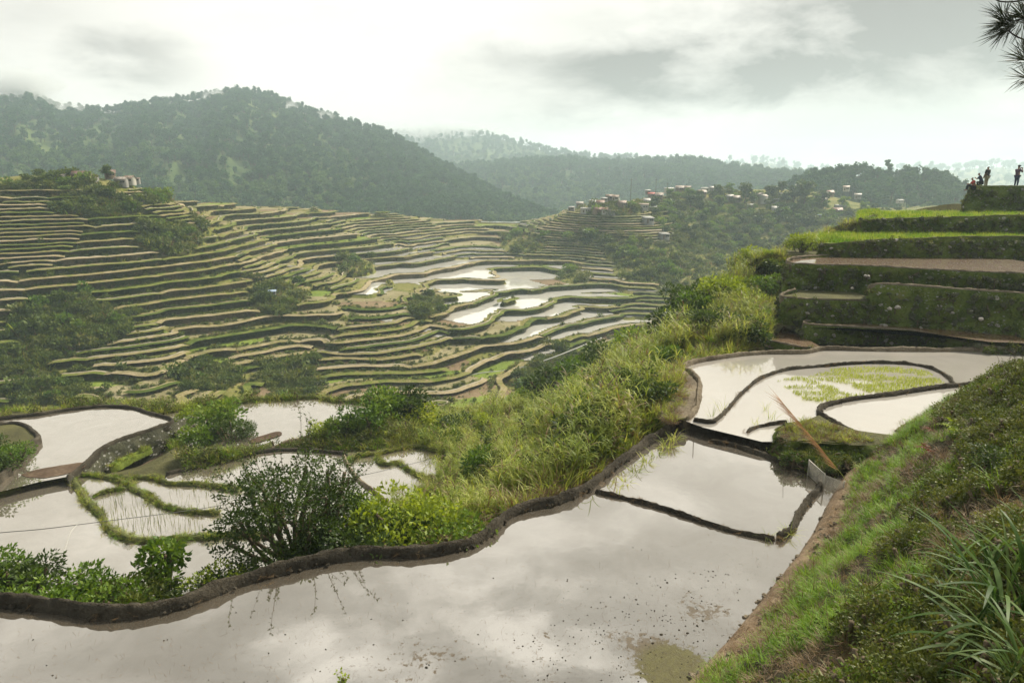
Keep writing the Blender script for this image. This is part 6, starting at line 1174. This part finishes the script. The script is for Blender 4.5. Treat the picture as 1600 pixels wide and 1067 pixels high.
# mud clump rows on the brown paddy, stones
for k, (px, py, y, r) in enumerate(((1390, 482, 32.6, .3), (1402, 480, 32.6, .34), (1532, 498, 31.0, .28), (1356, 431, 35.2, .22), (1331, 450, 35.0, .2), (1352, 431, 35.3, .24))):
    rg = np.random.default_rng(900 + k); bm = bmesh.new(); bmesh.ops.create_icosphere(bm, subdivisions=2, radius=r * .4)
    for v in bm.verts: v.co *= 1 + .28 * rg.uniform(-1, 1); v.co.z *= .7
    me = bpy.data.meshes.new('stone'); bm.to_mesh(me); bm.free(); me.materials.append(M['stone'] if 'stone' in M else M.setdefault('stone', mat_plain('pale_stone', (.36, .33, .29), .9, 0, .3, 5)))
    put(me, at_y(px, py, y) - np.array([0, .05, 0]), 1, 0, 'stone', ('pale stone left of a pair in the dark lower terrace wall', 'pale stone right of a pair in the dark lower terrace wall', 'orange brown stone in the lower terrace wall at the right', 'white stone under the rim of the tall wall', 'white stone half way down the tall wall at left', 'small white stone touching another under the tall rim')[k], 'stone')
# ------------------------------------------------------------------ cables
M['cable'] = mat_plain('cable', (.06, .06, .055), .6); M['hose'] = mat_plain('pale_hose', (.40, .39, .35), .6)
def line(pts, r, nm, label, mat, cat='cable'):
    Q = spline(np.array([ray(a, b) / ray(a, b)[1] * y for a, b, y in pts]), .35); b = MB(); b.add(*tube(Q, r, 5)); o = tag(obj(nm, b.mesh(nm, mat)), label, cat); return o
line([(-90, 842, 17.5), (0, 832, 17.8), (60, 827, 18), (118, 820, 18.4), (180, 812, 19.5), (260, 802, 21), (340, 790, 23), (450, 767, 26), (560, 744, 29), (680, 715, 32), (780, 685, 35), (860, 657, 37), (960, 606, 40), (1040, 556, 42.5), (1112, 508, 44)], .011, 'overhead_cable', 'thin black cable strung low across the valley slope', M['cable'])
line([(120, 820, 18.4), (110, 832, 17.5), (104, 850, 16.6), (92, 885, 15), (70, 940, 13.2), (40, 985, 12), (0, 1036, 11), (-40, 1075, 10.4)], .009, 'hanging_hose', 'pale hose hanging from the cable down to the bottom left corner', M['hose'], 'hose')
line([(620, 622, 128), (680, 606, 132), (740, 585, 138), (800, 577, 142), (860, 560, 147), (940, 528, 160)], .14, 'water_pipe', 'long white pipe snaking across the low terraces', M['hose'], 'pipe')

# ------------------------------------------------------------------ people on the topmost terrace
SK = mat_plain('skin', (.20, .11, .07), .6, 0, .1); HAIR = mat_plain('hair', (.012, .010, .009), .6); CLO = {k: mat_plain(k + '_cloth', c_, .9, 0, .15, 8) for k, c_ in dict(black=(.018, .018, .022), navy=(.025, .032, .075), red=(.32, .03, .025), plum=(.07, .035, .06), khaki=(.26, .23, .16), jean=(.035, .045, .08)).items()}
def skin_mesh(nodes, edges, name, mat, sub=1):
    me = bpy.data.meshes.new(name); me.from_pydata([n[0] for n in nodes], edges, []); o = bpy.data.objects.new(name, me); COL.objects.link(o); m_ = o.modifiers.new('s', 'SKIN'); o.modifiers.new('u', 'SUBSURF').levels = sub
    for v, n in zip(me.skin_vertices[0].data, nodes): v.radius = (n[1], n[1] * (n[2] if len(n) > 2 else 1))
    me.skin_vertices[0].data[0].use_root = True; dg = bpy.context.evaluated_depsgraph_get(); nm = bpy.data.meshes.new_from_object(o.evaluated_get(dg)); bpy.data.objects.remove(o); bpy.data.meshes.remove(me); nm.name = name; nm.materials.clear(); nm.materials.append(mat)
    for p in nm.polygons: p.use_smooth = True
    return nm
def person(loc, rz, J, shirt, trou, label, hat=False, camera_=False):
    """J: joints by name in metres, feet at z = 0"""
    e = tag(empty('person', loc, rz), label, 'person'); v = lambda k: tuple(J[k])
    N = ['pelvis', 'waist', 'chest', 'neck', 'head0', 'head1', 'shL', 'elL', 'wrL', 'haL', 'shR', 'elR', 'wrR', 'haR', 'hiL', 'knL', 'anL', 'toL', 'hiR', 'knR', 'anR', 'toR']; R = dict(pelvis=.14, waist=.12, chest=.14, neck=.055, head0=.085, head1=.095, shL=.07, elL=.042, wrL=.030, haL=.036, shR=.07, elR=.042, wrR=.030, haR=.036, hiL=.09, knL=.058, anL=.040, toL=.036, hiR=.09, knR=.058, anR=.040, toR=.036)
    E = [('pelvis', 'waist'), ('waist', 'chest'), ('chest', 'neck'), ('neck', 'head0'), ('head0', 'head1'), ('chest', 'shL'), ('shL', 'elL'), ('elL', 'wrL'), ('wrL', 'haL'), ('chest', 'shR'), ('shR', 'elR'), ('elR', 'wrR'), ('wrR', 'haR'), ('pelvis', 'hiL'), ('hiL', 'knL'), ('knL', 'anL'), ('anL', 'toL'), ('pelvis', 'hiR'), ('hiR', 'knR'), ('knR', 'anR'), ('anR', 'toR')]
    nodes = [(v(k), R[k]) for k in N]; ed = [(N.index(a), N.index(b)) for a, b in E]
    for s_ in ('L', 'R'):                                                   # fingers
        h, w_ = np.array(J['ha' + s_]), np.array(J['wr' + s_]); d = (h - w_) / np.linalg.norm(h - w_); sd = np.cross(d, [0, 1, .2]); sd /= np.linalg.norm(sd)
        for q_, L in zip((-1.5, -.5, .5, 1.5), (.075, .085, .08, .065)): nodes.append((tuple(h + d * L + sd * q_ * .02), .009)); ed.append((N.index('ha' + s_), len(nodes) - 1))
        nodes.append((tuple(h + d * .02 + sd * .06), .010)); ed.append((N.index('ha' + s_), len(nodes) - 1))
    obj('body', skin_mesh(nodes, ed, 'body', SK), e)
    sn = ['waist', 'chest', 'shL', 'elL', 'shR', 'elR', 'pelvis']; obj('shirt', skin_mesh([(v(k), R[k] + .022) for k in sn], [(0, 1), (1, 2), (2, 3), (1, 4), (4, 5), (0, 6)], 'shirt', CLO[shirt]), e)
    tn = ['pelvis', 'hiL', 'knL', 'anL', 'hiR', 'knR', 'anR']; obj('trousers', skin_mesh([(v(k), R[k] + .018) for k in tn], [(0, 1), (1, 2), (2, 3), (0, 4), (4, 5), (5, 6)], 'trousers', CLO[trou]), e)
    h0, h1 = np.array(J['head0']), np.array(J['head1']); f = np.array(J.get('face', (0, 1, 0)), float); f /= np.linalg.norm(f); up = (h1 - h0) / np.linalg.norm(h1 - h0)
    hc = h1 - f * .022 + up * .012; obj('hair', skin_mesh([(tuple(hc - up * .06 - f * .02), .075), (tuple(hc + up * .03), .098)], [(0, 1)], 'hair', HAIR), e)
    obj('nose', skin_mesh([(tuple(h0 + f * .085 + up * .02), .014), (tuple(h0 + f * .112), .014)], [(0, 1)], 'nose', SK), e)
    if hat: b = MB(); th = np.linspace(0, 6.283, 12, endpoint=False); b.add(*tube([tuple(h1 + up * .05), tuple(h1 + up * .10), tuple(h1 + up * .13)], [.105, .10, .06], 10)); b.add(*tube([tuple(h1 + up * .055 + f * .05), tuple(h1 + up * .05 + f * .19)], [.085, .05], 8)); obj('cap', b.mesh('cap', CLO['black']), e)
    return e
ST = dict(pelvis=(0, 0, .92), waist=(0, 0, 1.06), chest=(0, 0, 1.30), neck=(0, .01, 1.47), head0=(0, .03, 1.56), head1=(0, .02, 1.66), shL=(-.18, 0, 1.40), elL=(-.24, .02, 1.12), wrL=(-.24, .10, .88), haL=(-.24, .13, .80), shR=(.18, 0, 1.40), elR=(.24, .02, 1.12), wrR=(.24, .10, .88), haR=(.24, .13, .80),
          hiL=(-.09, 0, .88), knL=(-.10, .03, .48), anL=(-.10, 0, .09), toL=(-.11, .14, .04), hiR=(.09, 0, .88), knR=(.10, .03, .48), anR=(.10, 0, .09), toR=(.11, .14, .04))
CAMP = dict(ST, elL=(-.26, .18, 1.20), wrL=(-.10, .33, 1.46), haL=(-.06, .34, 1.53), elR=(.26, .18, 1.20), wrR=(.10, .33, 1.46), haR=(.06, .34, 1.53))
SIT = dict(pelvis=(0, 0, .30), waist=(0, .03, .44), chest=(0, .08, .68), neck=(0, .14, .84), head0=(0, .20, .91), head1=(0, .22, 1.01), shL=(-.18, .08, .78), elL=(-.25, .24, .54), wrL=(-.14, .42, .55), haL=(-.08, .47, .55), shR=(.18, .08, .78), elR=(.25, .24, .54), wrR=(.14, .42, .55), haR=(.08, .47, .55),
           hiL=(-.10, .03, .28), knL=(-.16, .42, .50), anL=(-.15, .50, .09), toL=(-.16, .64, .04), hiR=(.10, .03, .28), knR=(.16, .42, .50), anR=(.15, .50, .09), toR=(.16, .64, .04))
CROU = dict(SIT, pelvis=(0, 0, .55), waist=(0, .05, .68), chest=(0, .16, .92), neck=(0, .22, 1.08), head0=(0, .27, 1.15), head1=(0, .29, 1.25), shL=(-.18, .16, 1.02), elL=(-.24, .34, .80), wrL=(-.14, .46, .86), haL=(-.09, .50, .90), shR=(.18, .16, 1.02), elR=(.24, .34, .80), wrR=(.14, .46, .86), haR=(.09, .50, .90), hiL=(-.10, .02, .52), knL=(-.14, .36, .58), anL=(-.13, .12, .12), toL=(-.14, .27, .04), hiR=(.10, .02, .52), knR=(.14, .36, .58), anR=(.13, .12, .12), toR=(.14, .27, .04))
def on4(px, y, z=Z4): d = ray(px, 290); return np.array([d[0] / d[1] * y, y, z])
person(on4(1587.5, 57.2, Z4 + .02), -1.2, CAMP, 'plum', 'navy_' if 0 else 'navy', 'person in a cap and plum top standing alone raising a camera to the face', hat=True)
person(on4(1540.5, 58.2), .3, ST, 'black', 'khaki', 'person in black jacket and pale trousers standing beside the crouching person')
person(on4(1533.5, 57.6, Z4 - .1), .9, CROU, 'navy', 'black', 'person in dark blue crouching between the standing and the sitting person')
person(on4(1522.5, 56.1, -1.16), 1.2, SIT, 'red', 'black', 'person in red and black sitting on the edge of the topmost terrace')
e_ = put(MB().box((0, 0, 0), (.13, .08, .09)).add(*tube([[0, .03, 0], [0, .1, 0]], .035, 8)).mesh('camera_body', CLO['black'], False), (0, 0, 0), 1, 0, 'photo_camera', 'small black camera held up by the person in a cap', 'camera'); pp_ = on4(1587.5, 57.2, Z4 + .02); R_ = Matrix.Rotation(-1.2, 3, 'Z'); e_.location = Vector(pp_) + R_ @ Vector((0, .38, 1.56)); e_.rotation_euler = (0, 0, -1.2)

# ------------------------------------------------------------------ pine at the top right: trunk outside the frame, branches reaching in
e = tag(empty('pine_tree', (7.6, 7.4, -4.5)), 'dark pine branch with needle tufts hanging in at the top right corner', 'pine tree'); o_ = np.array(e.location)
Q = spline([o_ + [0, 0, -.5], o_ + [.1, .05, 3], o_ + [.05, .1, 6.5], o_ + [.15, .1, 10]], .4) - o_; obj('trunk', MB().add(*tube(Q, np.linspace(.22, .08, len(Q)), 10)).mesh('trunk', [M['pinebark']]), e)
nd = mat_leaf('pine_needles', [(.008, .014, .006), (.02, .03, .010), (.06, .065, .02)], .2)
def pine_branch(pts, tips, seed):
    rg = np.random.default_rng(seed); Q = spline(pts, .06) - o_; br = obj('branch', MB().add(*tube(Q, np.linspace(.022, .006, len(Q)), 6)).mesh('branch', [M['pinebark']]), e); b = MB()
    for tp, d, n_ in tips:
        p = np.asarray(tp) - o_; d = np.asarray(d, float); d /= np.linalg.norm(d); C = p[None] + d[None] * rg.uniform(-.12, .04, n_)[:, None]; D = d[None] + rand_dirs(n_, rg) * .75; D /= np.linalg.norm(D, axis=1, keepdims=True); V, F = leaves(C, D, rg.uniform(.14, .26, n_), .0075, rg); b.add(V, F, 0, np.repeat(rg.uniform(0, .8, n_), 4))
    obj('needles', b.mesh('needles', [nd]), br)
dp = lambda px, py, y=7.0: at_y(px, py, y)
pine_branch([np.array([7.6, 7.4, 1.6]), dp(1640, 70), dp(1600, 62), dp(1580, 52), dp(1570, 40)], [(dp(1572, 38), (-.9, 0, .1), 130), (dp(1568, 26), (-.5, .1, .8), 60), (dp(1574, 46), (-.8, .2, -.5), 80)], 1)
pine_branch([np.array([7.6, 7.4, 2.2]), dp(1650, 10), dp(1610, 24), dp(1585, 34), dp(1573, 30)], [(dp(1598, 26), (-.6, 0, .3), 90), (dp(1610, 20), (-.2, .2, .9), 60), (dp(1598, 36), (.1, .1, -1), 40)], 2)
pine_branch([np.array([7.6, 7.4, 2.4]), dp(1640, -12), dp(1590, 2), dp(1560, 2), dp(1548, -8)], [(dp(1548, -14), (-.7, 0, .6), 40)], 3)
pine_branch([np.array([7.6, 7.4, 1.0]), dp(1660, 120), dp(1622, 105), dp(1604, 96)], [(dp(1604, 94), (-.7, 0, .2), 70), (dp(1604, 122), (-.7, 0, .1), 70), (dp(1602, 84), (-.4, .2, .5), 40)], 4)
for o in S.objects:                                                     # every thing declares that it is one
    if o.get('category') and not o.get('kind'): o['kind'] = 'thing'
